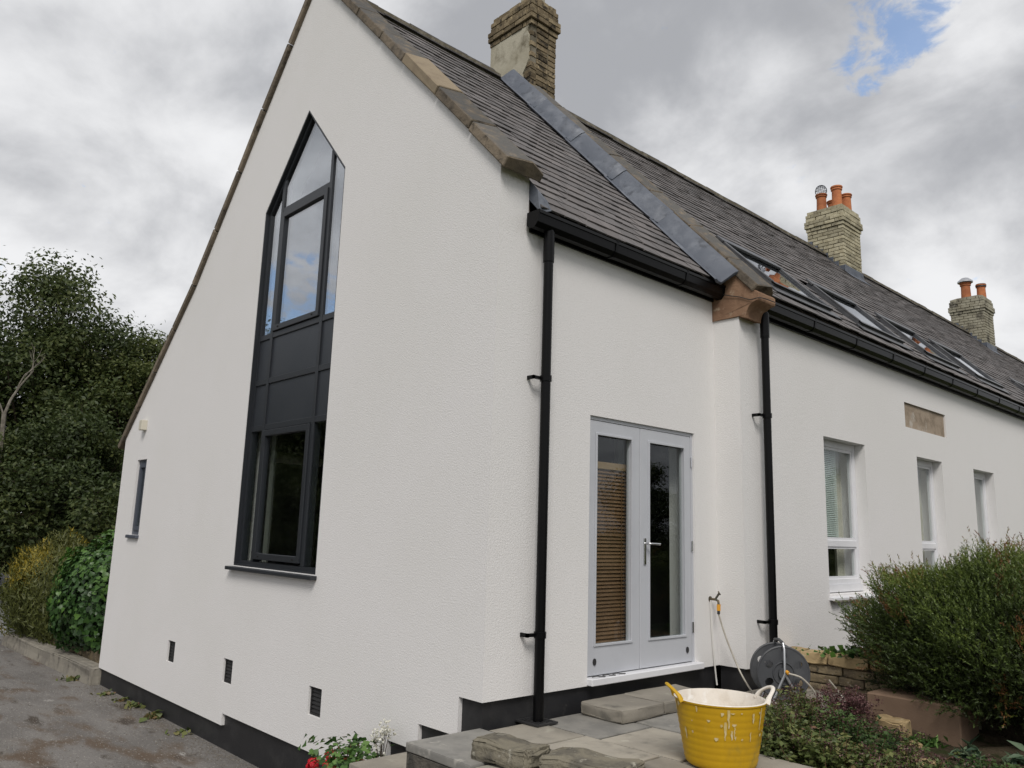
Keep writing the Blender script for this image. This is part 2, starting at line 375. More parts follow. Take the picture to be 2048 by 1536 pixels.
# --- plinth
MB().box(WL + .03, -.295, .035, .29, -1.0, .30).build('plinth', 'black_plinth', house)
MB().box(-.29, -.03, .035, 2.80, -1.0, .398).build('plinth', 'black_plinth', house)
MB().box(0.0, X2 - .03, Y2 + .03, YEND - .1, .0, .40).build('plinth', 'black_plinth', house)
# --- long wall, nearer part
DY0, DY1, DZ0, DZ1 = 1.045, 2.478, .435, 2.467
MB().prism(rect(.30, Y2, .402, 3.95), -.28, 0, YZ, [rect(DY0, DY1, .41, DZ1)]).build('side_wall', 'white_render', house)
# --- long wall, farther part standing forward
WINS = [(4.452, 5.464, .99), (6.994, 7.867, .99), (9.101, 10.005, .99), (12.4, 13.3, .99), (16.0, 16.9, .99), (20, 21, .99)]
WT = 2.632
holes = [rect(a, b, c, WT) for a, b, c in WINS] + [rect(6.693, 8.106, 2.982, 3.30)]
MB().prism(rect(Y2, YEND, .404, 3.80), -.02, X2, YZ, holes).build('side_wall', 'white_render', house)
# --- rear and end walls
MB().box(WL, WL + .3, .3, YEND, -1, 2.5).build('rear_wall', 'white_render', house)
MB().prism([(WL + .3, -1), (-.3, -1), (-.3, 3.7), (XA, 7.2), (WL + .3, 2.6)], YEND - .3, YEND, XZ).build('end_wall', 'white_render', house)
# --- floors, and dark partitions added so the rooms read near black
MB().box(WL + .3, -.3, .3, YEND - .3, .30, .385).build('floor', 'interior', house)
MB().box(WL + .3, -.3, .3, YEND - .3, 2.66, 2.84).build('upper_floor', 'interior', house)
MB().prism([(WL + .3, .39), (-.35, .39), (-.35, 3.6), (XA, 7.1), (WL + .3, 2.5)], 3.0, 3.08, XZ).build('added_partition', 'dark_interior', house)
MB().box(-1.75, -1.68, .31, 2.99, .39, 2.65).build('added_partition', 'interior', house)
MB().box(-2.3, -2.22, 3.1, YEND - .3, .39, 2.65).build('added_partition', 'interior', house)

# --- roof slopes: y along the ridge, s down the slope from the ridge
class Slope:
    def __init__(s, tan, zr=7.475):
        th = math.atan(tan); s.O = Vector((XA, 0, zr)); s.V = Vector((math.cos(th), 0, -math.sin(th))); s.N = Vector((math.sin(th), 0, math.cos(th)))
        s.U = Vector((0, 1, 0)); s.th = th
    def p(s, y, sd, h=0.0): return s.O + s.U * y + s.V * sd + s.N * h
    def map(s): return lambda a, b, t: s.p(a, b, t)
R1 = Slope(1.077); R2 = Slope(1.015)
L1 = (.125 - XA) / R1.V.x; L2 = (.425 - XA) / R2.V.x
VEL = [(3.62, 4.90), (5.68, 6.96), (7.74, 9.02), (9.80, 11.08), (14.0, 15.28)]      # roof windows along y
VS0, VS1 = L2 - 1.27, L2 - .34
velh = [rect(a, b, VS0, VS1) for a, b in VEL]
roofA = MB().prism(rect(.302, 2.9, -.02, L1 - .02), -.10, -.012, R1.map()).build('roof', 'dark_wood', house)
roofB = MB().prism(rect(2.95, YEND + .1, -.02, L2 - .02), -.10, -.012, R2.map(), velh).build('roof', 'dark_wood', house)
MB().add([(XA, .2, 7.44), (-5.9, .2, 4.40), (-8.25, .2, 2.45), (-8.25, YEND, 2.45), (-5.9, YEND, 4.40), (XA, YEND, 7.44)],
         [(0, 1, 4, 5), (1, 2, 3, 4)]).build('rear_slope', 'slate', roofB)
GAUGE = .168; SW = .250
def slate_mesh(wd, name):
    hw = wd / 2 - .004; ln = .33; th = .012
    b = MB(); vs = []
    for y_, z_ in ((0, .016), (ln, -.006)):
        for x_ in (-hw, hw):
            for dz in (0, th): vs.append((x_, y_, z_ + dz))
    b.add(vs, [(0, 1, 3, 2), (4, 6, 7, 5), (1, 5, 7, 3), (0, 2, 6, 4), (0, 4, 5, 1), (2, 3, 7, 6)])
    me = b.mesh(name); me.materials.append(MATS['slate']); return me
sm = slate_mesh(SW, 'slate'); smh = slate_mesh(SW / 2, 'half_slate')
def slate_matrix(R, y, sd):
    Xa = R.U; Ya = -R.V; Za = R.N
    m = Matrix((( Xa.x, Ya.x, Za.x, 0), (Xa.y, Ya.y, Za.y, 0), (Xa.z, Ya.z, Za.z, 0), (0, 0, 0, 1)))
    p = R.p(y + random.uniform(-.004, .004), sd + random.uniform(-.008, .008), random.uniform(-.002, .004))
    return Matrix.Translation(p) @ m @ Matrix.Rotation(random.gauss(0, .006), 4, 'Z') @ Matrix.Rotation(random.gauss(0, .012), 4, 'X') @ Matrix.Rotation(random.gauss(0, .008), 4, 'Y')
def put_slate(R, roof, y, sd, half=False):
    o = bpy.data.objects.new('slate', smh if half else sm); COL.objects.link(o); o.parent = roof; o.matrix_world = slate_matrix(R, y, sd)
ns = 0
i = 0
while True:                                            # nearer slope: every slate by itself
    sd = L1 - i * GAUGE
    if sd < .10: break
    off = 0 if i % 2 else SW / 2
    y = .31 + SW/2 + off - SW / 2
    while y < 2.66:
        if y - SW / 2 > .30: put_slate(R1, roofA, y, sd)
        else: put_slate(R1, roofA, .31 + SW / 4, sd, True)
        ns += 1
        y += SW
    i += 1
# farther slope: nearest slates by themselves, the rest joined
cand = []; i = 0
while True:
    sd = L2 - i * GAUGE
    if sd < .10: break
    y = 3.12 + (0 if i % 2 else SW / 2)
    while y < YEND:
        tail = sd; hit = False
        for a, b in VEL:
            if y + SW / 2 > a + .01 and y - SW / 2 < b - .01 and tail > VS0 + .03 and tail - .30 < VS1 + .02: hit = True
        if not hit: cand.append((y, sd))
        y += SW
    i += 1
cand.sort(key=lambda c: (R2.p(c[0], c[1]) - CP).length)
nn_ = max(0, 298 - ns)
for y, sd in cand[:nn_]: put_slate(R2, roofB, y, sd)
bv = np.array([v.co[:] for v in sm.vertices]); bf = [tuple(p.vertices) for p in sm.polygons]
V_ = []; F_ = []
for y, sd in cand[nn_:]:
    M_ = np.array(slate_matrix(R2, y, sd)); o = len(V_) * 8
    V_.append(bv @ M_[:3, :3].T + M_[:3, 3]); F_ += [tuple(i + o for i in f) for f in bf]
me = bpy.data.meshes.new('far_slates'); me.from_pydata(np.concatenate(V_).tolist(), [], F_); me.update()
# the joined slates: one random tone per slate, as the single ones have
ms = MATS['slate'].copy(); ms.name = 'slate_joined'; MATS['slate_joined'] = ms
att = me.attributes.new('tone', 'FLOAT', 'POINT'); att.data.foreach_set('value', np.repeat(rng.random(len(V_)), 8).astype(np.float32))
tt = ms.node_tree
oi = [n for n in tt.nodes if n.type == 'OBJECT_INFO'][0]; an = tt.nodes.new('ShaderNodeAttribute'); an.attribute_name = 'tone'
for lk in list(oi.outputs['Random'].links): tt.links.new(an.outputs['Fac'], lk.to_socket)
stuff(finish('slate_field', me, 'slate_joined', roofB))
# ridge tiles
rt = MB(); q = .17
rt.add([(-q, 0, -q * 1.02), (0, 0, .03), (q, 0, -q * 1.02), (q - .03, 0, -q * 1.02), (0, 0, -.005), (-q + .03, 0, -q * 1.02)] +
       [(-q, .45, -q * 1.02), (0, .45, .03), (q, .45, -q * 1.02), (q - .03, .45, -q * 1.02), (0, .45, -.005), (-q + .03, .45, -q * 1.02)],
       [(0, 1, 7, 6), (1, 2, 8, 7), (2, 3, 9, 8), (3, 4, 10, 9), (4, 5, 11, 10), (5, 0, 6, 11), (0, 5, 4, 1), (1, 4, 3, 2), (6, 7, 10, 11), (7, 8, 9, 10)])
rtm = rt.mesh('ridge_tile'); rtm.materials.append(MATS['ridge_clay'])
y = .30
while y < YEND:
    if not (2.50 < y < 3.3):
        o = bpy.data.objects.new('ridge_tile', rtm); COL.objects.link(o); o.parent = roofA if y < 2.6 else roofB
        sag = -.10 * math.sin(max(0, y - 3) / 28 * math.pi) * 0
        o.location = (XA, y, 7.555 + random.uniform(-.006, .006) + sag); o.rotation_euler = (random.gauss(0, .008), random.gauss(0, .02), random.gauss(0, .006))
    y += .455
MB().box(XA - .13, XA + .13, .35, 2.6, 7.36, 7.47).build('ridge_mortar', 'mortar', roofA)
MB().box(XA - .13, XA + .13, 3.5, YEND, 7.36, 7.47).build('ridge_mortar', 'mortar', roofB)

# --- gable copings
def coping(p0, p1, y0, y1, th, m, name='coping_stone', parent=house, gap=.006, jit=.004, drop=0.0):
    p0 = Vector((p0[0], 0, p0[1])); p1 = Vector((p1[0], 0, p1[1])); d = (p1 - p0).normalized(); n = Vector((-d.z, 0, d.x))
    if n.z < 0: n = -n
    p0 = p0 + d * gap; p1 = p1 - d * gap
    b = MB(); vs = []
    hy = (y0 + y1) / 2 + .04
    for p in (p0, p1):
        vs += [p + Vector((0, y0, 0)), p + Vector((0, y1, 0)), p + Vector((0, y1, 0)) + n * (th - .03), p + Vector((0, hy, 0)) + n * (th + .025), p + Vector((0, y0, 0)) + n * (th - .012)]
    b.add(vs, [(0, 1, 2, 3, 4), (9, 8, 7, 6, 5), (0, 5, 6, 1), (1, 6, 7, 2), (2, 7, 8, 3), (3, 8, 9, 4), (4, 9, 5, 0)])
    return b.build(name, m, parent, bevel=.008, seg=1, jitter=jit)
tg = 1.037
xs = [XA, -2.66, -2.248, -1.779, -1.377, -.842, -.373, .075]
for k in range(len(xs) - 1):
    a, b = xs[k], xs[k + 1]; off = random.uniform(-.004, .006)
    coping((a, 4.27 - a * tg + off), (b, 4.27 - b * tg + off), -.045, .345, .095 if k != 4 else .10, 'new_stone' if k == 4 else 'old_stone')
poly = [(XA, ZA), (-5.9, 4.53), (-8.16, 2.53)]
pts = []
for (a, b), n in (((poly[0], poly[1]), 5), ((poly[1], poly[2]), 4)):
    for k in range(n): pts.append((a[0] + (b[0] - a[0]) * k / n, a[1] + (b[1] - a[1]) * k / n))
pts.append(poly[2])
for k in range(len(pts) - 1): coping(pts[k], pts[k + 1], -.045, .345, .09, 'old_stone')
# lead tucked behind the gable foot
MB().add([(-.02, .302, 4.25), (.09, .302, 4.12), (.12, .302, 3.92), (.02, .302, 3.88), (-.02, .40, 4.12), (.085, .42, 4.06), (.15, .40, 3.955), (.05, .38, 3.95)],
         [(0, 1, 5, 4), (1, 2, 6, 5), (2, 3, 7, 6), (0, 3, 2, 1)]).build('lead_flashing', 'lead', house)

# --- parapet between the two roofs
pw = [(X2, 3.64), (.50, 3.74), (.50, 3.80), (XA, 7.42), (XA, 3.0), (-.05, 3.0), (-.05, 3.62)]
MB().prism([(.26, 3.76), (XA, 7.40), (XA, 6.9), (.0, 3.45), (.22, 3.45)], Y2 + .01, 3.10, XZ).build('parapet_wall', 'old_stone', house)
t2 = 1.06
px_ = [XA + .36, -2.35, -1.85, -1.38, -.80, -.30, .13, .45]
def pz(x): return 3.86 + (.40 - x) * t2
for k in range(len(px_) - 1):
    a, b = px_[k], px_[k + 1]
    coping((a, pz(a)), (b, pz(b)), Y2 - .03, 3.12, .10, 'old_stone', jit=.010)
# moulded kneeler under the parapet foot
kn = [(-.02, 3.60), (X2 + .01, 3.60)]
for k in range(9):
    a = math.pi / 2 * k / 8; kn.append((X2 + .10 + .13 * (1 - math.cos(a)) - .02, 3.575 + .15 * math.sin(a)))
kn += [(.50, 3.745), (.50, 3.80), (.34, 3.94), (-.02, 4.28)]
MB().prism(kn, Y2 - .014, Y2 + .30, XZ).build('kneeler', 'red_stone', house, bevel=.004)
# lead gutter along the parapet, in lapped sheets
LE = [0.02, .98, 1.92, 2.86, 3.78, L1 + .06]
for k in range(5):
    a, b = LE[k] - (.03 if k else 0), LE[k + 1]
    prof = [(2.57, .034), (2.585, .048), (2.63, .030), (2.68, .033), (2.755, .17), (2.79, .20), (2.80, .17), (2.765, .13), (2.69, .012), (2.60, .012)]
    hh = .004 * (5 - k) ; vs = []; n = len(prof)
    for sd, e in ((a, 0), ((a + b) / 2, 0), (b - .004, .006), (b, .0)):
        for yy, h in prof: vs.append(R1.p(yy + random.uniform(-.006, .006), sd, h + hh + e + random.uniform(-.004, .004)))
    fs = [tuple(range(n)), tuple(3 * n + i for i in range(n))[::-1]]
    for r_ in range(3):
        for i in range(n): fs.append((r_ * n + i, r_ * n + (i + 1) % n, (r_ + 1) * n + (i + 1) % n, (r_ + 1) * n + i))
    MB().add(vs, fs).build('lead_sheet', 'lead', house, smooth=True)

# --- gutters, fascias, downpipes
def gutter(y0, y1, x, z):
    pr = [(x + .005, z - .095), (x + .035, z - .118), (x + .085, z - .118), (x + .118, z - .085), (x + .128, z - .02), (x + .138, z - .02), (x + .138, z + .004), (x + .118, z + .004), (x + .108, z - .08), (x + .08, z - .106), (x + .038, z - .106), (x + .014, z - .09), (x + .014, z), (x + .005, z)]
    g_ = MB().prism(pr, y0, y1, XZ).build('gutter', 'black_plastic', house)
    for e in (y0 - .008, y1):
        MB().prism([(x + .003, z - .1), (x + .035, z - .122), (x + .088, z - .122), (x + .122, z - .088), (x + .14, z + .006), (x + .003, z + .006)], e, e + .008, XZ).build('gutter_end', 'black_plastic', g_)
    yy = y0 + .9
    while yy < y1 - .2:
        MB().prism([(x + .002, z - .1), (x + .033, z - .124), (x + .088, z - .124), (x + .123, z - .088), (x + .142, z + .008), (x + .002, z + .008)], yy, yy + .03, XZ).build('gutter_bracket', 'black_plastic', g_)
        yy += 1.0
gutter(.27, 2.80, .02, 3.925); gutter(3.14, YEND, X2 + .03, 3.80)
MB().box(-.01, .018, .31, 2.822, 3.795, 3.96).build('fascia', 'black_plastic', house)
MB().box(.285, X2 + .028, 3.115, YEND, 3.66, 3.86).build('fascia', 'black_plastic', house)
def downpipe(x, y, z0, z1, wx, brackets, side=1):
    d = MB().tube([(x, y, z0), (x, y, z1)], .037, 20).build('downpipe', 'black_plastic', house, smooth=True)
    MB().tube([(x, y, z1 - .26), (x, y, z1 - .02)], .0435, 20).build('pipe_socket', 'black_plastic', d, smooth=True)
    for z in brackets:
        b = MB(); b.tube([(x, y, z - .022), (x, y, z + .022)], .0445, 18)
        b.box(wx - .005, x - .01, y - .115, y - .100, z - .014, z + .014); b.box(x - .03, x - .01, y - .115, y - .02, z - .012, z + .012)
        b.build('pipe_bracket', 'black_plastic', d)
    return d
downpipe(.085, .445, .24, 3.83, 0, (2.66, .82))
downpipe(X2 + .095, 3.13, .42, 3.70, X2, (2.68, .80))

# --- tall gable window
YW = .045
gw = MB().prism(ring(gwin, .001), .004, .14, XZ, [ring(gwin, .016)]).prism(ring(gwin, .017), YW, .13, XZ, [ring(gwin, .052)]).build('window', 'anthracite', house)
gw['label'] = 'tall pointed anthracite window with dark panels in the gable'
ML, MR = -3.70, -2.655; mh = .027
def topz(x): return 5.946 - abs(x + 3.171) * (5.946 - 5.0) / .857
for xm in (ML, MR):
    MB().prism([(xm - mh, 1.15), (xm + mh, 1.15), (xm + mh, topz(xm + mh) - .08), (xm - mh, topz(xm - mh) - .08)], YW - .002, .128, XZ).build('mullion', 'anthracite', gw, bevel=.003)
cols = [(-3.978, ML - mh), (ML + mh, MR - mh), (MR + mh, -2.364)]
rails = [3.53, 3.03, 2.53]
for z in rails:
    for a, b in cols: MB().box(a, b, YW + .001, .127, z - .03, z + .03).build('rail', 'anthracite', gw, bevel=.003)
MB().box(cols[1][0], cols[1][1], YW + .001, .127, 4.92, 4.98).build('rail', 'anthracite', gw, bevel=.003)
for za, zb in ((3.06, 3.50), (2.56, 3.0)):
    for a, b in cols: MB().box(a, b, .060, .11, za, zb).build('panel', 'anthracite_panel', gw)
def sash(a, b, z0, z1, y0, par, m='anthracite', fw=.062, gm='glass_sky', nm='sash'):
    s_ = MB().prism(rect(a, b, z0, z1), y0, y0 + .06, XZ, [rect(a + fw, b - fw, z0 + fw, z1 - fw)]).build(nm, m, par, bevel=.004)
    MB().box(a + fw - .005, b - fw + .005, y0 + .03, y0 + .042, z0 + fw - .005, z1 - fw + .005).build('pane', gm, par)
    return s_
sash(cols[1][0] + .006, cols[1][1] - .006, 3.566, 4.914, YW - .018, gw)
sash(cols[1][0] + .006, cols[1][1] - .006, 1.175, 2.494, YW - .018, gw, gm='glass')
for z in (3.60, 1.205):
    for x in (ML + .16, MR - .16): MB().box(x - .014, x + .014, YW - .022, YW - .0185, z - .007, z + .007).build('drain_cap', 'dark_hole', gw)
# fixed panes
MB().prism([(ML + mh, 4.98), (MR - mh, 4.98), (MR - mh, topz(MR - mh) - .06), (-3.171, topz(-3.171) - .065), (ML + mh, topz(ML + mh) - .06)], .058, .068, XZ).build('pane', 'glass_sky', gw)
MB().prism([(-3.978, 3.56), (ML - mh, 3.56), (ML - mh, topz(ML - mh) - .07), (-3.978, topz(-3.978) - .06)], .058, .068, XZ).build('pane', 'glass_sky', gw)
MB().prism([(MR + mh, 3.56), (-2.364, 3.56), (-2.364, topz(-2.364) - .06), (MR + mh, topz(MR + mh) - .07)], .058, .068, XZ).build('pane', 'glass_sky', gw)
MB().box(-3.978, ML - mh, .058, .068, 1.15, 2.50).build('pane', 'glass', gw); MB().box(MR + mh, -2.364, .058, .068, 1.15, 2.50).build('pane', 'glass', gw)
MB().box(-4.085, -2.285, -.065, .06, 1.052, 1.088).build('sill', 'anthracite', gw, bevel=.004)
MB().box(-4.02, -3.92, .31, .33, 1.12, 2.64).build('curtain', 'curtain_dim', gw); MB().box(-2.52, -2.32, .31, .33, 1.12, 2.64).build('curtain', 'curtain_dim', gw)  # strips standing in for the grey-green inner reveals, not cloth

# --- narrow window near the far corner of the gable
sw = MB().prism(rect(-7.383, -7.022, 1.337, 2.343), .032, .10, XZ, [rect(-7.325, -7.08, 1.40, 2.285)]).build('window', 'blue_grey_frame', house)
sw['label'] = 'narrow grey window near the far edge of the gable'
MB().prism(rect(-7.33, -7.075, 1.395, 2.29), .020, .07, XZ, [rect(-7.285, -7.12, 1.45, 2.24)]).build('sash', 'blue_grey_frame', sw)
MB().box(-7.29, -7.115, .04, .05, 1.445, 2.245).build('pane', 'glass', sw)
MB().box(-7.42, -7.0, -.04, .030, 1.29, 1.333).build('sill', 'blue_grey_frame', sw, bevel=.006)
# --- vent cowl and air bricks
vc = MB().box(-7.275, -7.165, -.075, .003, 2.745, 2.885).build('vent_cowl', 'cream_plastic', house, bevel=.006)
for k in range(5): MB().box(-7.282, -7.272, -.065, -.012, 2.757 + k * .025, 2.768 + k * .025).build('louvre', 'dark_hole', vc)
for (a, b) in vents:
    v_ = MB().prism(rect(a + .004, a + .211, b - .231, b - .004), .020, .034, XZ, [rect(a + .02, a + .195, b - .215, b - .02)]).build('air_vent', 'iron_black', house)
    for k in range(6): MB().add([(a + .018, .022, b - .21 + k * .033), (a + .197, .022, b - .21 + k * .033), (a + .197, .034, b - .187 + k * .033), (a + .018, .034, b - .187 + k * .033),
                                 (a + .018, .026, b - .21 + k * .033), (a + .197, .026, b - .21 + k * .033)], [(0, 1, 2, 3), (0, 4, 5, 1)]).build('louvre', 'iron_black', v_)

# --- glazed double door
dfm = MB().box(-.13, -.02, DY0, DY0 + .025, DZ0 - .02, DZ1).box(-.13, -.02, DY1 - .03, DY1, DZ0 - .02, DZ1).box(-.13, -.02, DY0 + .025, DY1 - .03, DZ1 - .03, DZ1)
dfm.build('door_frame', 'grey_paint', house, bevel=.002)
def leaf(y0, y1, label, handle):
    z0, z1 = DZ0 + .03, DZ1 - .034
    st = .11; pz0, pz1 = .69, 2.325
    pa, pb = y0 + (.075 if not handle else .115), y1 - (.115 if not handle else .10)
    d = MB().prism(rect(y0, y1, z0, z1), -.075, -.022, YZ, [rect(pa, pb, pz0, pz1)]).build('door', 'grey_paint', house, bevel=.003)
    d['label'] = label
    MB().prism(rect(pa - .012, pb + .012, pz0 - .012, pz1 + .012), -.0215, -.012, YZ, [rect(pa + .006, pb - .006, pz0 + .006, pz1 - .006)]).build('bead', 'grey_paint', d, bevel=.002)
    MB().box(-.055, -.045, pa - .004, pb + .004, pz0 - .004, pz1 + .004).build('pane', 'glass', d)
    yc = (y0 + .075) if not handle else (y1 - .075)
    MB().prism([(yc + .018 * math.cos(a), .565 + .026 * math.sin(a)) for a in np.linspace(0, 2 * math.pi, 13)[:-1]], -.022, -.014, YZ).build('lock', 'dark_metal', d)
    if handle:
        yh = y0 + .055
        MB().box(-.022, -.012, yh - .016, yh + .016, 1.29, 1.51).build('handle_plate', 'chrome', d, bevel=.003)
        MB().tube([(-.015, yh, 1.465), (.035, yh, 1.465), (.043, yh + .012, 1.465), (.043, yh + .13, 1.462)], .0095, 10).build('handle', 'chrome', d, smooth=True)
        for z in (.75, 1.45, 2.2): MB().tube([(-.012, y1 + .006, z - .045), (-.012, y1 + .006, z + .045)], .008, 8).build('hinge', 'chrome', d)
    return d
leaf(DY0 + .027, 1.709, 'left glazed door leaf with brown blind behind it', False)
leaf(1.716, DY1 - .034, 'right glazed door leaf with chrome lever handle', True)
MB().box(-.14, .055, DY0 - .005, DY1 + .04, DZ0 - .03, DZ0 + .022).build('door_sill', 'white_paint', house, bevel=.005)
MB().box(-.13, -.001, DY0 + .001, DY1 - .001, DZ1 - .0005, DZ1 + .0).build('lintel_shadow', 'dark_wood', house) if False else None

blind = thing('venetian_blind', 'brown wooden venetian blind behind the left door leaf', 'blind', (-.14, 1.06, .62))
MB().box(-.02, .02, 0, .63, 1.44, 1.50).build('head_rail', 'blind_rail', blind, bevel=.004)
slm = MB().add([(.012, 0, 0), (.012, .63, 0), (-.008, .63, .034), (-.008, 0, .034), (.009, 0, 0), (.009, .63, 0), (-.011, .63, .034), (-.011, 0, .034)], [(0, 1, 2, 3), (7, 6, 5, 4), (0, 4, 5, 1), (3, 2, 6, 7)]).mesh('slat'); slm.materials.append(MATS['brown_blind'])
for k in range(48):
    o = bpy.data.objects.new('slat', slm); COL.objects.link(o); o.parent = blind; o.location = (random.uniform(-.001, .001), 0, k * .030); o.rotation_euler = (random.gauss(0, .003), random.gauss(0, .05), 0)
MB().box(-.015, .015, 0, .63, -.03, -.005).build('bottom_rail', 'blind_rail', blind)
for yy in (.1, .53): MB().box(.016, .018, yy, yy + .006, -.01, 1.46).build('ladder_tape', 'brown_blind', blind)
MB().box(-.60, -.55, 2.06, 2.46, .39, 2.55).build('inner_door', 'curtain_dim', house)
# --- windows of the long wall
WLAB = ['widest white sash window of the long wall with pale blind', 'middle white window of the long wall below the stone plaque', 'farther white window of the long wall half behind the bush']
for k, (a, b, c) in enumerate(WINS):
    xo = .16; zt0, zt1 = 1.475, 1.545
    f_ = MB().prism(rect(a + .001, b - .001, 1.075, WT - .001), xo - .07, xo, YZ, [rect(a + .055, b - .06, zt1, WT - .075), rect(a + .055, b - .06, 1.135, zt0)]).build('window', 'white_paint', house, bevel=.003)
    if k < 3: f_['label'] = WLAB[k]
    MB().prism(rect(a + .05, b - .055, zt1 - .006, WT - .07), xo - .055, xo - .012, YZ, [rect(a + .085, b - .09, zt1 + .03, WT - .105)]).build('sash', 'white_paint', f_)
    MB().prism(rect(a + .05, b - .055, 1.13, zt0 + .006), xo - .055, xo - .012, YZ, [rect(a + .075, b - .08, 1.16, zt0 - .022)]).build('sash', 'white_paint', f_)
    MB().box(xo - .035, xo - .028, a + .08, b - .085, zt1 + .025, WT - .10).build('pane', 'glass', f_)
    MB().box(xo - .035, xo - .028, a + .07, b - .075, 1.155, zt0 - .02).build('pane', 'glass', f_)
    MB().box(xo - .07, xo + .025, a + .001, b - .001, 1.0, 1.074).build('apron', 'white_paint', f_)
    s_ = MB().add([(xo - .07, a - .0, .935), (xo - .07, b + .0, .935), (X2 + .06, b + .02, .935), (X2 + .06, a - .02, .935), (xo - .07, a, 1.0), (xo - .07, b, 1.0), (X2 + .06, b + .02, .962), (X2 + .06, a - .02, .962)],
                  [(0, 3, 2, 1), (4, 5, 6, 7), (0, 1, 5, 4), (1, 2, 6, 5), (2, 3, 7, 6), (3, 0, 4, 7)]).build('sill', 'white_paint', f_, bevel=.003)
    sc_ = MB(); n = 12
    yy = [(a - .02) + (b - a + .04) * i / (n * 4) for i in range(n * 4 + 1)]
    sc_.prism([(y_, .93 - .014 * abs(math.sin(math.pi * i / 4))) for i, y_ in enumerate(yy)] + [(b + .02, .936), (a - .02, .936)], X2 + .035, X2 + .062, YZ).build('sill_trim', 'concrete', f_)
    if k < 3:
        bl = thing('venetian_blind', ['pale venetian blind inside the widest window of the long wall', 'pale venetian blind inside the window below the stone plaque', 'pale venetian blind inside the window half behind the bush'][k], 'blind', (0, a + .06, zt1), 'pale blinds in the long wall windows')
        bb = MB(); zz_ = 0.0
        yb = (b - a) * (.66 if k == 0 else .5)
        while zz_ < WT - zt1 - .08:
            bb.add([(.068, 0, zz_), (.068, yb, zz_), (.058, yb, zz_ + .018), (.058, 0, zz_ + .018)], [(0, 1, 2, 3)]); zz_ += .021
        stuff(bb.build('slat_stack', 'pale_blind', bl))
        cu = thing('curtain', ['cream curtain beside the blind in the widest window', 'cream curtain in the window below the stone plaque', 'cream curtain in the window half behind the bush'][k], 'curtain', (-.02, b - .01, 1.0))
        prof = [(.02 * math.sin(i * 1.1), -(.20 if k == 0 else .34) * i / 18) for i in range(19)]
        vs = [(x, y_, z) for z in (.0, 1.6) for x, y_ in prof]
        finish('curtain_cloth', MB().add(vs, [(i, i + 1, i + 20, i + 19) for i in range(18)]).mesh('curtain_cloth'), 'curtain', cu, True)
# --- stone tablet
MB().box(.18, X2 - .022, 6.694, 8.105, 2.983, 3.299).build('stone_tablet', 'plaque_stone', house, bevel=.004)

# --- roof windows, closed, standing proud of the slates
for k, (a, b) in enumerate(VEL):
    fr = MB().prism(rect(a + .002, b - .002, VS0 + .002, VS1 - .002), -.12, .055, R2.map(), [rect(a + .045, b - .045, VS0 + .05, VS1 - .06)]).build('roof_window', 'roof_window_grey', house)
    fr['label'] = ['first', 'second', 'third', 'fourth', 'last'][k] + ' grey roof window along the eaves'
    MB().prism(rect(a + .045, b - .045, VS0 + .05, VS1 - .06), -.11, -.10, R2.map()).build('shaft', 'dark_interior', fr)
    MB().prism(rect(a - .10, b + .10, VS1 + .001, VS1 + .13), .030, .040, R2.map()).build('flashing', 'roof_window_grey', fr)
    MB().prism(rect(a - .012, b + .012, VS0 - .05, VS0 + .075), .057, .085, R2.map()).build('top_hood', 'roof_window_grey', fr, bevel=.004)
    MB().prism(rect(a - .008, b + .008, VS1 - .05, VS1 + .006), .057, .075, R2.map()).build('bottom_shade_bar', 'black_plastic', fr, bevel=.003)  # black bar puts the shade on the frame's lower face into colour
    for c in (a, b - .045): MB().prism(rect(c + .002, c + .043, VS0 + .077, VS1 - .052), .056, .078, R2.map()).build('side_cover', 'roof_window_grey', fr, bevel=.004)
    MB().prism(rect(a + .04, b - .04, VS0 + .045, VS1 - .055), .036, .048, R2.map()).build('pane', 'glass_roof', fr)

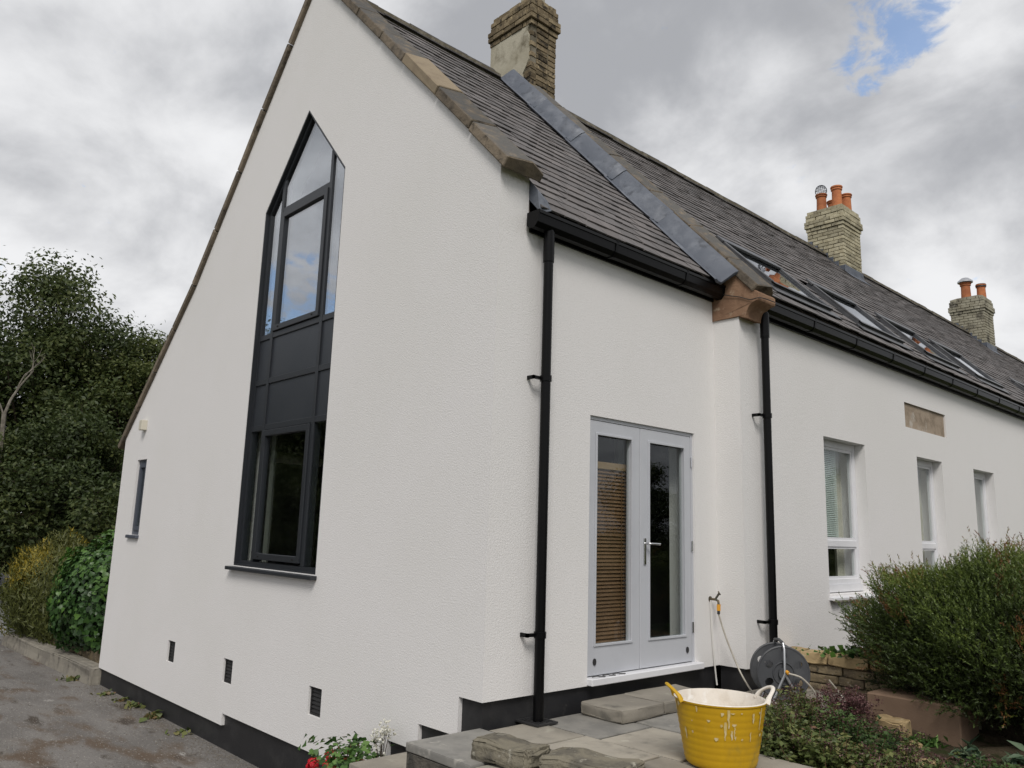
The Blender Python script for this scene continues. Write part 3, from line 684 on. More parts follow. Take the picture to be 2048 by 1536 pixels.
# --- chimneys
def brick_mesh(L, D_, H, m, name='brick'):
    me = MB().box(-L / 2, L / 2, -D_ / 2, D_ / 2, -H / 2, H / 2).mesh(name, bevel=.004); me.materials.append(MATS[m]); return me
BC = {}
def brick(par, c, L, H, m, face, bag=None):
    L = round(L, 2)
    key = (L, H, m)
    if key not in BC: BC[key] = brick_mesh(L, .10, H, m)
    if bag is not None:
        me = BC[key]; R_ = Matrix.Translation(c) @ (Matrix.Rotation(math.pi / 2, 4, 'Z') if face else Matrix.Identity(4))
        bag.add([R_ @ v.co for v in me.vertices], [tuple(p.vertices) for p in me.polygons]); return
    o = bpy.data.objects.new('brick', BC[key]); COL.objects.link(o); o.parent = par; o.location = c
    o.rotation_euler = (random.gauss(0, .01), random.gauss(0, .006), (math.pi / 2 if face else 0) + random.gauss(0, .012))
def brick_row(par, x0, x1, y0, y1, z, H, m, odd, faces, bag, back):
    """faces: which of front (-y) and side (+x) are single bricks; the two hidden sides are joined"""
    def run(a, b, st):
        out = []; t = a; first = True
        while t < b - .03:
            L = .215 if not (first and st) else .105
            e = min(t + L, b)
            if b - e < .05: e = b
            out.append((t, e)); t = e + .011; first = False
        return out
    dep = .05; pr = lambda: random.uniform(-.004, .006)
    fx1 = x1 if odd else x1 - .111
    if 'f' in faces:
        for a, b in run(x0, fx1, odd): brick(par, Vector(((a + b) / 2, y0 + dep - pr(), z)), b - a, H, m, 0, bag)
    sy0 = y0 + .111 if odd else y0
    if 's' in faces:
        for a, b in run(sy0, y1, not odd): brick(par, Vector((x1 - dep + pr(), (a + b) / 2, z)), b - a, H, m, 1, bag)
    for a, b in run(x0, x1, odd): brick(par, Vector(((a + b) / 2, y1 - dep, z)), b - a, H, m, 0, back)
    for a, b in run(y0 + .11, y1 - .11, odd): brick(par, Vector((x0 + dep, (a + b) / 2, z)), b - a, H, m, 1, back)
def chimney(x0, x1, y0, y1, zb, zc, m, faces='fs', joined=False, corb=((.035, 1), (.0, 1), (-.03, 2), (.02, 1))):
    ch = MB().box(x0 + .012, x1 - .012, y0 + .012, y1 - .012, zb, zc + .01).build('chimney', 'mortar', house)
    back = MB(); bag = MB() if joined else None
    H = .066; z = zb + .04; i = 0
    while z < zc - .02:
        brick_row(ch, x0, x1, y0, y1, z, H, m, i % 2, faces, bag, back); z += H + .011; i += 1
    for ex, H2 in ((.02, .066), (.045, .066), (.045, .066), (.018, .066), (.018, .066), (-.005, .066)):
        brick_row(ch, x0 - ex, x1 + ex, y0 - ex, y1 + ex, z, H2, m, i % 2, 'fs', bag, back); z += H2 + .011; i += 1
    top = z - .03
    MB().box(x0 + .03, x1 - .03, y0 + .03, y1 - .03, zc, top - .008).build('chimney_core', 'mortar', ch)
    MB().add([(x0 + .02, y0 + .02, top - .012), (x1 - .02, y0 + .02, top - .012), (x1 - .02, y1 - .02, top - .012), (x0 + .02, y1 - .02, top - .012), (x0 + .15, y0 + .15, top + .05), (x1 - .15, y0 + .15, top + .05), (x1 - .15, y1 - .15, top + .05), (x0 + .15, y1 - .15, top + .05)],
             [(0, 1, 5, 4), (1, 2, 6, 5), (2, 3, 7, 6), (3, 0, 4, 7), (4, 5, 6, 7)]).build('flaunching', 'mortar', ch)
    stuff(back.build('rear_bricks', m, ch))
    if joined: stuff(bag.build('front_bricks', m, ch))
    return ch, top
def pot(ch, x, y, z, h, r=.105, m='terracotta'):
    p = MB().lathe([(r * 1.02, -.03), (r, .02), (r * .94, h * .55), (r * .92, h * .80), (r * 1.06, h * .82), (r * 1.10, h * .85), (r * 1.06, h * .88), (r * .98, h * .90), (r * 1.16, h * .93), (r * 1.20, h * .965), (r * 1.14, h), (r * .86, h), (r * .82, h * .8), (r * .80, h * .3)], 26, (x, y, z)).build('chimney_pot', m, ch, smooth=True)
    return p
# first chimney: rendered front, weathered brick side
c1, t1_ = chimney(-3.64, -2.83, 2.945, 3.425, 6.9, 8.30, 'sooty_brick', faces='s')
c1['label'] = 'nearest chimney with stained render on its front and flaking brick side'
edge = [(-2.868, 8.30), (-2.905, 8.22), (-2.86, 8.14), (-2.865, 7.95), (-2.86, 7.78), (-2.90, 7.70), (-2.93, 7.66), (-2.97, 7.60), (-2.965, 7.50), (-2.99, 7.42), (-2.98, 7.0)]
MB().prism([(-3.645, 7.0), (-3.645, 8.30)] + edge, 2.935, 2.96, XZ).build('render_coat', 'stained_render', c1)
for k in range(12):     # bare bricks where the coat has come off
    z = 6.985 + k * .077
    if z < 7.75: brick(c1, Vector((-2.905 - (.03 if k % 2 else 0), 3.004, z)), .15 + (.06 if k % 2 else 0), .066, 'sooty_brick', 0)
MB().lathe([(.17, -.04), (.165, .10), (.13, .16), (.12, .5), (.145, .52), (.145, .58), (.11, .58)], 8, (-3.02, 3.14, t1_ + .02)).build('chimney_pot', 'stained_render', c1)
# second chimney
c2, t2_ = chimney(-3.42, -2.645, 11.80, 12.62, 6.85, 8.06, 'brick')
c2['label'] = 'middle chimney of pale yellow brick with four orange pots and a wire guard'
pp = [(-3.16, 11.98, .36), (-2.84, 12.02, .46), (-3.12, 12.42, .34), (-2.82, 12.42, .40)]
for x, y, h in pp: pot(c2, x, y, t2_ + .02, h)
wb = MB(); cx, cy, cz = pp[0][0], pp[0][1], t2_ + .02 + pp[0][2] + .09
for k in range(8):
    a = math.pi * k / 8
    wb.tube([(cx + .12 * math.cos(a) * math.cos(t), cy + .12 * math.sin(a) * math.cos(t), cz + .13 * math.sin(t)) for t in np.linspace(0, 2 * math.pi, 21)], .0042, 4, cap=False)
for zf in (-.6, -.2, .25, .65):
    r_ = .12 * math.sqrt(1 - zf * zf); wb.tube([(cx + r_ * math.cos(t), cy + r_ * math.sin(t), cz + .13 * zf) for t in np.linspace(0, 2 * math.pi, 21)], .0042, 4, cap=False)
wb.build('wire_guard', 'wire', c2)
# third chimney
c3, t3_ = chimney(-3.48, -2.62, 20.45, 21.25, 6.7, 8.02, 'grey_brick', joined=True)
c3['label'] = 'farthest chimney of grey yellow brick with two capped pots'
p = pot(c3, -3.14, 20.8, t3_ + .02, .50, .13); MB().lathe([(0, .70), (.10, .69), (.20, .60), (.20, .56), (.0, .57)], 20, (-3.14, 20.8, t3_ - .03)).build('cowl', 'aluminium', c3, smooth=True)
p = pot(c3, -2.80, 21.0, t3_ + .02, .42, .12); MB().lathe([(0, .46), (.13, .45), (.135, .36), (.10, .36)], 20, (-2.80, 21.0, t3_ + .01)).build('cowl', 'dark_metal', c3, smooth=True)
# stepped lead at the chimney feet
def rz2(x): return R2.O.z - 1.015 * (x - XA)
for ch, x1_, y0_, y1_ in ((c2, -2.645, 11.80, 12.62), (c3, -2.62, 20.45, 21.25)):
    st = [(x1_ + .012, rz2(x1_) - .05)]; x = x1_ + .012
    top_ = []
    for k in range(7):
        xa = x1_ - .11 * k; z_ = rz2(xa) + .16
        top_ += [(xa + (.012 if k == 0 else 0), z_), (xa - .11, z_)]
    MB().prism([(x1_ + .012, rz2(x1_) - .06)] + top_ + [(x1_ - .77, rz2(x1_ - .77) - .06)], y0_ - .022, y0_ - .012, XZ).build('stepped_flashing', 'lead', ch)
    MB().add([(x1_ + .014, y0_ - .03, rz2(x1_) + .17), (x1_ + .014, y1_ + .03, rz2(x1_) + .17), (x1_ + .022, y0_ - .05, rz2(x1_) + .02), (x1_ + .022, y1_ + .05, rz2(x1_) + .02),
              (x1_ + .18, y0_ - .08, rz2(x1_ + .18) + .045), (x1_ + .18, y1_ + .08, rz2(x1_ + .18) + .045)], [(0, 1, 3, 2), (2, 3, 5, 4)]).build('lead_apron', 'lead', ch)

# ================================================================== terrace, steps, stones
terr = struct(MB().box(0.0, 2.6, -.56, .95, -.9, .186).box(0.0, 1.0, .952, 3.42, -.9, .186).build('terrace', 'joint_sand'))
MB().box(.004, 2.6, -.556, -.50, -.89, .184).build('retaining_wall', 'dark_wall_stone', terr) if False else None
lw = struct(MB().box(-.03, .02, -.575, -.02, -.72, .183).box(.02, 2.6, -.595, -.561, -.72, .183).build('terrace_wall', 'dark_wall_stone'))
def slab(x0, x1, y0, y1, m='paving', top=.235, th=.05, par=terr, name='paving_slab', jit=.003):
    g = .010
    o = MB().box(x0 + g, x1 - g, y0 + g, y1 - g, top - th, top + random.uniform(-.005, .005)).build(name, m, par, bevel=.008, seg=2, sub=2, jitter=jit, smooth=True)
    return o
slab(-.035, .60, -.60, .02, 'blue_paving', top=.238, jit=.001)
slab(.60, 1.30, -.58, .02)
rows = [(.02, .46, [0.03, .52, 1.12, 1.75, 2.5]), (.46, 1.03, [.03, .62, 1.25, 1.9, 2.5]), (1.03, 1.55, [.03, .44, 1.0]), (1.55, 2.12, [.03, .55, 1.02]), (2.12, 2.62, [.03, .5, 1.0]), (2.62, 3.40, [.285, .62, 1.03])]
n_ = 0
for y0, y1, xs_ in rows:
    for a, b in zip(xs_[:-1], xs_[1:]):
        slab(a, b, y0, y1, 'blue_paving' if n_ in (4, 9) else 'paving'); n_ += 1
slab(1.30, 2.5, -.58, .02)
# descending steps along the gable
st1 = MB().box(-.60, -.04, -.62, -.012, -.06, .0).build('stone_step', 'paving', None, bevel=.008, seg=2, jitter=.003); tag(st1, 'sandy stone step below the terrace corner beside the gable', 'step')
st1b = struct(MB().box(-.57, -.05, -.58, -.03, -.72, -.062).build('step_base', 'dark_wall_stone'))
st2 = MB().box(-1.22, -.62, -.62, -.012, -.42, -.355).build('stone_step', 'paving', None, bevel=.008, seg=2, jitter=.003); tag(st2, 'lower stone step under the geranium pot', 'step')
struct(MB().box(-1.18, -.62, -.58, -.03, -.72, -.422).build('step_base', 'dark_wall_stone'))
# loose stones
def rock(name, label, c, dims, rz, m='rough_stone', jit=.012, cat='stone', bev=.03, sub=3):
    o = MB().box(-dims[0] / 2, dims[0] / 2, -dims[1] / 2, dims[1] / 2, 0, dims[2]).build(name, m, None, bevel=bev, seg=2, sub=sub, jitter=jit, smooth=True)
    o.location = c; o.rotation_euler = (0, 0, rz); return tag(o, label, cat)
rock('coping_block', 'pitted grey stone block on the front edge of the terrace', (.68, -.37, .236), (.42, .24, .115), .12)
rock('coping_block', 'pale chipped stone block nearest the camera on the terrace edge', (1.16, -.22, .236), (.52, .30, .105), .22)
def stepstone(label, x0, x1, y0, y1):
    o = MB().box(x0, x1, y0, y1, .238, .325).build('step_slab', 'paving', None, bevel=.014, seg=2, sub=2, jitter=.006, smooth=True); tag(o, label, 'stone')
stepstone('loose stone step slab in front of the left door leaf', .085, .48, .88, 1.36)
stepstone('loose stone step slab in front of the right door leaf', .07, .47, 1.375, 2.06)
stepstone('small loose stone slab behind the yellow tub', .52, .80, 1.50, 1.80)
gr = thing('drain_grate', 'black square drain grate at the foot of the nearer downpipe', 'drain', (.085, .43, .241))
MB().prism(rect(-.11, .11, -.10, .10), 0, .012, lambda a, b, t: (a, b, t), [rect(-.09, .09, -.08, .08)]).build('rim', 'dark_metal', gr)
for k in range(6): MB().box(-.09, .09, -.075 + k * .028, -.062 + k * .028, .001, .008).build('bar', 'dark_metal', gr)
MB().box(-.095, .095, -.085, .085, -.004, -.001).build('pit', 'dark_hole', gr)

# --- raised planter of stone behind the reel
pl = thing('planter_wall', 'low yellow sandstone planter wall behind the hose reel', 'wall', (.30, 3.40, .2))
def pbox(nm, m, x0, x1, y0, y1, z0, z1, jit=.006, bev=.012): MB().box(x0 - .30, x1 - .30, y0 - 3.40, y1 - 3.40, z0 - .2, z1 - .2).build(nm, m, pl, bevel=bev, seg=2, sub=1, jitter=jit, smooth=True)
pbox('wall_core', 'mortar', .29, 1.9, 3.43, 3.58, .1, .47, 0, .002)
for k, (a, b) in enumerate([(.29, .47), (.49, .74), (.76, 1.10), (1.12, 1.42), (1.44, 1.8)]): pbox('cap_stone', 'cap_stone', a, b, 3.375, 3.62, .455, .545, .008)
for r_, (z0, z1) in enumerate([(.20, .285), (.295, .365), (.375, .447)]):
    x = .29 - (.1 if r_ % 2 else 0)
    while x < 1.8:
        L = random.uniform(.2, .34); x0_ = max(x, .288); pbox('stone', 'garden_stone', x0_, x + L, 3.40, 3.50, z0, z1); x += L + .012
bt = MB().box(1.28, 1.96, 2.92, 3.30, -.05, .365).build('planter_trough', 'brown_render', None, bevel=.01); tag(bt, 'brown rendered trough half hidden under the dark bush', 'planter')
# bed of soil
def mound(name, m, x0, x1, y0, y1, fz, n=40):
    vs = []; fs = []
    for j in range(n + 1):
        for i in range(n + 1):
            x = x0 + (x1 - x0) * i / n; y = y0 + (y1 - y0) * j / n; vs.append((x, y, fz(x, y)))
    for j in range(n):
        for i in range(n): a = j * (n + 1) + i; fs.append((a, a + 1, a + n + 2, a + n + 1))
    return struct(finish(name, MB().add(vs, fs).mesh(name), m, None, True))
def bedz(x, y):
    e = min(1, max(0, (x - .95 - max(0, (1.3 - y)) * .55) / .25)); return .12 + .05 * e + .02 * math.sin(x * 5 + y * 3) * e + .02 * math.sin(x * 13 - y * 9) * e - .08 * max(0, min(1, (x - 1.5) / .6))
mound('flower_bed', 'earth', .95, 5.2, .95, 3.42, bedz)
struct(MB().box(.30, 7.0, 3.55, 9.0, -.2, .42).build('raised_bed', 'earth'))
struct(MB().box(2.6, 9.0, .2, 3.55, -.9, .02).build('garden_soil', 'earth'))

# ================================================================== objects by the door
tub = thing('flexible_tub', 'yellow flexible tub with plaster splashes standing on the paving', 'tub', (1.43, .61, .243))
TH = .36
def tr(z): return .200 + .062 * (z / TH) ** .9
prof = [(0.0, 0), (.19, 0), (.203, .012)] + [(tr(z) + (.0022 if int(round(z / .012)) % 3 == 0 else 0), z) for z in np.arange(.024, TH - .01, .012)] + [(tr(TH) + .005, TH - .008), (tr(TH) + .006, TH)]
MB().lathe(prof, 48).build('outer_wall', 'yellow_plastic', tub, smooth=True)
MB().lathe([(tr(TH) + .006, TH), (tr(TH) - .003, TH + .004), (tr(TH) - .008, TH - .01), (tr(.2) - .012, .2), (tr(.06) - .012, .06), (0, .05)], 48).build('lining', 'plaster_white', tub, smooth=True)
dp = MB(); rr_ = random.Random(4)
for k in range(60):
    a0 = rr_.random() * 6.283; z1 = TH - .015 - rr_.random() ** 2 * .16; ln = rr_.uniform(.01, .11) if rr_.random() < .6 else rr_.uniform(.005, .02); wd = rr_.uniform(.003, .016) * (.7 if ln > .05 else 1)
    vs = []; n = 6
    for i in range(n + 1):
        t = i / n; z = z1 - ln * t; hw_ = wd * (math.sin(math.pi * min(1, .12 + t * .85)) ** .5) * (1 - .75 * t) * rr_.uniform(.6, 1.2) + .0015; r0_ = tr(z) + .0042; ac = a0 + rr_.uniform(-.01, .01)
        for q_ in (-1, 1): vs.append((r0_ * math.cos(ac + q_ * hw_ / r0_), r0_ * math.sin(ac + q_ * hw_ / r0_), z))
    dp.add(vs, [(2 * i, 2 * i + 1, 2 * i + 3, 2 * i + 2) for i in range(n)])
stuff(dp.build('plaster_splashes', 'splash', tub))
for sg, m_ in ((-1, 'yellow_plastic'), (1, 'plaster_white')):
    a0 = math.atan2(.731, .682) + (math.pi if sg < 0 else 0)
    pth = []
    for k in range(15):
        t = k / 14; a = a0 + (t - .5) * .80; rr = tr(TH) + .004 + .045 * math.sin(math.pi * t)
        pth.append((rr * math.cos(a), rr * math.sin(a), TH - .012 + .078 * math.sin(math.pi * t) ** .6))
    MB().tube(pth, [.020 if k in (0, 14) else (.016 if k in (1, 13) else .0125) for k in range(15)], 10, flat=.75).build('handle', m_, tub, smooth=True)

# hose reel
reel = thing('hose_reel', 'dark grey garden hose reel on an aluminium frame by the planter', 'hose reel', (.66, 2.66, .237))
ax = Vector((.70, -.71, 0)); side = Vector((.71, .70, 0)); upv = Vector((0, 0, 1)); RC = Vector((0.06, -.06, .235))
def disc(off, r, par, th=.012):
    o = RC + ax * off
    mp = lambda a, b, t: o + side * a + upv * b + ax * t
    cir = [(r * math.cos(t), r * math.sin(t)) for t in np.linspace(0, 2 * math.pi, 41)[:-1]]
    hs = []
    for k in range(6):
        a = math.pi / 6 + k * math.pi / 3
        h_ = [(.135 * math.cos(a) + .036 * math.cos(t) * math.cos(a) - .022 * math.sin(t) * math.sin(a) * 1.4, .135 * math.sin(a) + .036 * math.cos(t) * math.sin(a) + .022 * math.sin(t) * math.cos(a) * 1.4) for t in np.linspace(0, 2 * math.pi, 13)[:-1]]
        hs.append(h_)
    d = MB().prism(cir, 0, th, mp, hs).build('wheel', 'reel_grey', par)
    MB().tube([o + side * r * math.cos(t) + upv * r * math.sin(t) + ax * th * .5 for t in np.linspace(0, 2 * math.pi, 41)], .010, 8, cap=False).build('rim', 'reel_grey', d, smooth=True)
    MB().tube([o + side * .085 * math.cos(t) + upv * .085 * math.sin(t) + ax * (th + .003) for t in np.linspace(0, 2 * math.pi, 31)], .006, 6, cap=False).build('ring', 'reel_grey', d, smooth=True)
disc(.10, .205, reel); disc(-.12, .205, reel)
MB().tube([RC - ax * .11, RC + ax * .11], .085, 28).build('drum', 'reel_grey', reel, smooth=True)
MB().tube([RC + ax * .112, RC + ax * .135], .045, 20).build('hub', 'reel_grey', reel, smooth=True)
for off in (.145, -.15):
    o = RC + ax * off
    MB().tube([o + side * -.11 - upv * .232, o + upv * .0, o + side * .0 + upv * .19 , o - ax * .03 * (1 if off > 0 else -1) + upv * .235], .011, 10).build('frame_tube', 'aluminium', reel, smooth=True)
    MB().tube([o + side * .13 - upv * .232, o + upv * .0], .011, 10).build('frame_tube', 'aluminium', reel, smooth=True)
MB().tube([RC + ax * .115 + upv * .235, RC + upv * .25, RC - ax * .12 + upv * .235], .0125, 10).build('grip', 'reel_grey', reel, smooth=True)
MB().tube([RC + ax * .15 + side * .012 + upv * .02, RC + ax * .175 + side * .02 + upv * .01], .014, 10).build('connector', 'orange_plastic', reel, smooth=True)
def spline(pts, n=10):
    pts = [Vector(p) for p in pts]; out = []
    for i in range(len(pts) - 1):
        a, b, c, d = pts[max(i - 1, 0)], pts[i], pts[i + 1], pts[min(i + 2, len(pts) - 1)]
        for k in range(n):
            t = k / n; out.append(.5 * ((2 * b) + (c - a) * t + (2 * a - 5 * b + 4 * c - d) * t * t + (3 * b - a - 3 * c + d) * t ** 3))
    out.append(pts[-1]); return out
rb = Vector((.66, 2.66, .237)); hubp = rb + RC + ax * .178 + side * .02 + upv * .01
h_ = MB().tube(spline([hubp, hubp + side * .10 + ax * .03 - upv * .03, hubp + side * .20 + ax * .03 - upv * .15, hubp + side * .15 + ax * .03 - upv * .218, hubp - side * .1 + ax * .03 - upv * .222, (.56, 2.46, .253), (.46, 2.62, .255), (.36, 2.70, .30), (.25, 2.74, .42), (.14, 2.73, .66), (.087, 2.70, .86)]), .0075, 8).build('garden_hose', 'hose_clear', None, smooth=True)
tag(h_, 'translucent beige hose running from the wall tap to the reel', 'hose')
h_ = MB().tube(spline([(.95, 2.98, .40), (1.02, 3.02, .30), (1.10, 2.98, .21), (1.22, 2.86, .19)]), .007, 8).build('garden_hose', 'hose_clear', None, smooth=True); tag(h_, 'loose hose end trailing from the reel into the plants', 'hose')
# tap
tap = thing('wall_tap', 'small brass wall tap with orange hose connector beside the doors', 'tap', (0, 2.70, .985))
MB().tube([(0, 0, 0), (.06, 0, .0), (.085, 0, -.012), (.09, 0, -.045)], .011, 10).build('spout', 'brass', tap, smooth=True)
MB().tube([(-.002, 0, 0), (.006, 0, 0)], .025, 14).build('back_plate', 'brass', tap)
MB().tube([(.055, 0, .0), (.085, .018, .055)], .010, 10).build('stem', 'brass', tap, smooth=True)
MB().tube([(.062, .04, .067), (.108, -.002, .046)], .006, 8).build('cross_handle', 'brass', tap, smooth=True)
MB().tube([(.09, 0, -.04), (.088, 0, -.095)], .017, 12).build('connector', 'orange_plastic', tap, smooth=True)
MB().tube([(.088, 0, -.092), (.087, 0, -.125)], .013, 12).build('collar', 'dark_metal', tap, smooth=True)
tp = MB().tube(spline([(.014, 2.69, .975), (.014, 2.70, .72), (.016, 2.73, .45), (.022, 2.745, .30), (.03, 2.745, .243)]), .0075, 8).build('supply_pipe', 'hose_white', None, smooth=True); tag(tp, 'thin white supply pipe running down the wall below the tap', 'pipe')
# thin cables
cb = MB().tube(spline([(.09, 2.79, 3.86), (.20, 2.795, 3.82), (.30, 2.80, 3.79), (.42, 2.80, 3.74), (.53, 2.80, 3.735), (.56, 3.0, 3.73)]), .0045, 6).build('cable', 'iron_black', None, smooth=True); tag(cb, 'thin black cable slung across the red stone kneeler', 'cable')
hk = MB()
for k in range(3): hk.tube(spline([(.0, 1.10 + .12 * k, .462), (.03, 1.13 + .12 * k, .47), (.02, 1.17 + .12 * k, .462), (.04, 1.21 + .12 * k, .462)], 5), .004, 6)
tag(hk.build('door_hooks', 'dark_metal', None, smooth=True), 'bunch of bent metal hooks lying on the white door sill', 'hooks')

# ================================================================== plants
def cloud_mesh(name, P, Nn, size, tone, shape='leaf', up=None, asp=.55):
    """one small face pair per leaf"""
    n = len(P); Nn = Nn / (np.linalg.norm(Nn, axis=1, keepdims=True) + 1e-9)
    a = rng.normal(size=(n, 3)) if up is None else up + rng.normal(size=(n, 3)) * .35
    T = a - Nn * np.sum(a * Nn, 1, keepdims=True); T /= np.linalg.norm(T, axis=1, keepdims=True) + 1e-9
    B = np.cross(Nn, T); s = (size if np.ndim(size) else np.full(n, size))[:, None]
    if shape == 'leaf':   # folded kite: 4 verts, 2 tris
        V = np.stack([P - T * s * .5, P + B * s * asp * .5 + Nn * s * .10, P + T * s * .55, P - B * s * asp * .5 + Nn * s * .10], 1)
        F = np.array([[0, 1, 2], [0, 2, 3]])
    elif shape == 'heart':
        V = np.stack([P - T * s * .35, P - T * s * .5 + B * s * .32, P + B * s * .5 + Nn * s * .1 - T * s * .12, P + T * s * .55 - Nn * s * .08, P - B * s * .5 + Nn * s * .1 - T * s * .12, P - T * s * .5 - B * s * .32], 1)
        F = np.array([[0, 1, 2], [0, 2, 3], [0, 3, 4], [0, 4, 5]])
    else:                 # blade
        V = np.stack([P - B * s * asp * .1, P + B * s * asp * .1, P + T * s], 1); F = np.array([[0, 1, 2]])
    k = V.shape[1]; V = V.reshape(-1, 3); nf = F.shape[0]
    idx = (np.arange(n)[:, None, None] * k + F[None]).reshape(-1)
    me = bpy.data.meshes.new(name); me.vertices.add(len(V)); me.vertices.foreach_set('co', V.astype(np.float32).ravel())
    me.loops.add(len(idx)); me.loops.foreach_set('vertex_index', idx.astype(np.int32))
    me.polygons.add(n * nf); me.polygons.foreach_set('loop_start', np.arange(0, n * nf * 3, 3, dtype=np.int32))
    at_ = me.attributes.new('tone', 'FLOAT', 'POINT'); at_.data.foreach_set('value', np.repeat(np.clip(tone, 0, 1), k).astype(np.float32))
    me.update(); me.validate(); return me

def tree(name, label, base, height, rx, nclus, nleaf, m, leaf=.14, low=.12, group='trees behind the drive', limb='bark', seed=0):
    r = np.random.default_rng(seed); t = thing(name, label, 'tree', base, group)
    cz = height * (1 + low) / 2; rzv = height * (1 - low) / 2
    d = r.normal(size=(nclus, 3)); d /= np.linalg.norm(d, axis=1, keepdims=True)
    rr = (r.random(nclus) ** .45)[:, None]
    C = d * rr * np.array([rx, rx, rzv]) + np.array([0, 0, cz])
    taper = np.clip(1.12 - .75 * np.clip((C[:, 2] - cz) / rzv, 0, 1) ** 1.5, .25, 1.2); C[:, :2] *= taper[:, None]
    cs = r.uniform(.30, .72, nclus) * rx / 2.7
    ci = r.integers(0, nclus, nleaf)
    off = np.clip(r.normal(size=(nleaf, 3)), -1.6, 1.6) * cs[ci][:, None] * np.array([1, 1, .62])
    P = C[ci] + off; keep = P[:, 2] > .15; P = P[keep]; ci = ci[keep]; off = off[keep]
    Nn = off * .5 + r.normal(size=P.shape) * .5 + np.array([0, 0, .55])
    tone = r.random(nclus)[ci] * .45 + r.normal(size=len(P)) * .16 + .28
    me = cloud_mesh('foliage', P, Nn, r.uniform(.6, 1.3, len(P)) * leaf, tone)
    finish('crown', me, m, t)
    b = MB(); b.tube([(0, 0, -.3), (.05, .03, height * .25), (-.05, .08, height * .55), (.02, 0, height * .85)], [.03 * height * .7, .022 * height * .7, .014 * height * .7, .004 * height], 8)
    for k in r.choice(nclus, min(60, nclus), replace=False):
        z0 = r.uniform(.2, .7) * height; z0 = min(z0, C[k][2]); s0 = np.array([0, .05, z0]); e = C[k]; mdl = (s0 + e) / 2 + np.array([0, 0, -.15])
        b.tube([s0, mdl, e], [.012 * height * .6, .007 * height * .6, .002 * height], 5)
    for k in range(nclus):
        for j in range(3):
            q = C[k] + r.normal(size=3) * cs[k] * np.array([.9, .9, .7]); st = C[k] * np.array([.86, .86, .94]) ; b.tube([st, (st + q) / 2 + r.normal(size=3) * .05, q], [.016, .010, .004], 3, cap=False)
    b.build('trunk', limb, t, smooth=True)
    return t
def copy_tree(o, label, loc, rz, sc, group):
    c = o.copy(); COL.objects.link(c); c.location = loc; c.rotation_euler = (0, 0, rz); c.scale = (sc, sc, sc); c['label'] = label; c['group'] = group
    for ch in o.children:
        k = ch.copy(); COL.objects.link(k); k.parent = c
    return c
ta = tree('broadleaf_tree', 'tall dark tree with feathery top rising highest left of the house', (-25.2, 2.7, -.75), 10.8, 3.0, 150, 70000, 'tree_leaf', .145, .06, seed=3)
tb = tree('broadleaf_tree', 'dense dark tree cut by the left edge of the picture', (-25.6, -1.0, -.75), 10.6, 3.0, 130, 56000, 'tree_leaf', .15, .05, seed=5)
tcx = tree('broadleaf_tree', 'lower lighter green tree meeting the edge of the gable', (-23.2, 5.1, -.75), 8.3, 2.3, 100, 44000, 'tree_leaf_light', .135, .05, seed=8)
td = tree('broadleaf_tree', 'dark tree filling the gap behind the tallest one', (-31, 6.0, -.75), 9.0, 3.2, 80, 26000, 'tree_leaf', .2, .04, seed=12)
te = tree('broadleaf_tree', 'shadowy bushy tree low in front of the tree line', (-20.5, 2.4, -.75), 5.4, 2.2, 80, 36000, 'tree_leaf', .125, .0, seed=14)
tf = tree('broadleaf_tree', 'loose green tree low at the left picture edge', (-21.2, -.4, -.75), 5.2, 2.1, 70, 32000, 'tree_leaf_light', .125, .0, seed=17)
tg_ = tree('broadleaf_tree', 'low dark tree just left of the gable foot', (-17.2, 3.6, -.75), 4.0, 1.6, 50, 17000, 'tree_leaf', .12, .0, seed=19)
# pale dead tree
dt = thing('dead_tree', 'bare pale dead tree with forked branches among the dark leaves', 'tree', (-20.6, .72, -.75))
b = MB()
def branch(p, d, L, r_, dep):
    p = Vector(p); d = Vector(d).normalized(); q1 = p + d * L * .5 + Vector([random.uniform(-.06, .06) * L for _ in range(3)]); q2 = p + d * L
    b.tube([p, q1, q2], [r_, r_ * .82, r_ * .62], 6)
    if dep:
        for k in range(2 if dep < 3 else 2):
            nd = d + Vector((random.uniform(-.28, .28), random.uniform(-.65, .65), random.uniform(.0, .35)))
            branch(q2 if k else q1.lerp(q2, .6), nd, L * random.uniform(.55, .8), r_ * .6, dep - 1)
random.seed(21); branch((0, 0, 0), (.05, -.02, 1), 5.0, .09, 0); branch((.25, -.1, 4.9), (.1, .3, 1), .85, .04, 4); branch((.25, -.1, 4.9), (.0, -.5, 1), .6, .025, 3)
b.build('trunk', 'pale_bark', dt, smooth=True)
# trees round the drive, mirrored in the gable glass
for k, (x, y, s_, src) in enumerate([(-27, -6.5, .95, ta), (-26, -11.5, 1.0, tb), (-24, -16.5, .92, ta), (-20, -21.5, .98, tb), (-30, -9.2, .95, td), (-28.5, -14.5, .95, td), (-21.5, -9.0, .85, te), (-20.5, -13.0, .9, tf), (-24.0, -4.2, .9, te)]):
    copy_tree(src, 'tree of the row across the drive seen only as a reflection in the gable glass', (x, y, -.75), k * 1.3, s_, 'trees mirrored in the gable glass')

# garden trees on the far right, mirrored in the door and the long wall's windows
for k, (x, y, s_, src) in enumerate([(15, 12, .55, ta), (18, 17.5, .62, tb), (14.5, 20.5, .55, td), (12.5, 26.5, .58, ta), (20, 12, .55, tcx), (12, 33, .6, tb), (21, 7.0, .5, tcx), (9.5, 38, .6, td)]):
    copy_tree(src, 'garden tree beyond the right edge, seen only as a reflection in the door glass', (x, y, -.75), k * 1.9, s_, 'garden trees mirrored in the door glass')

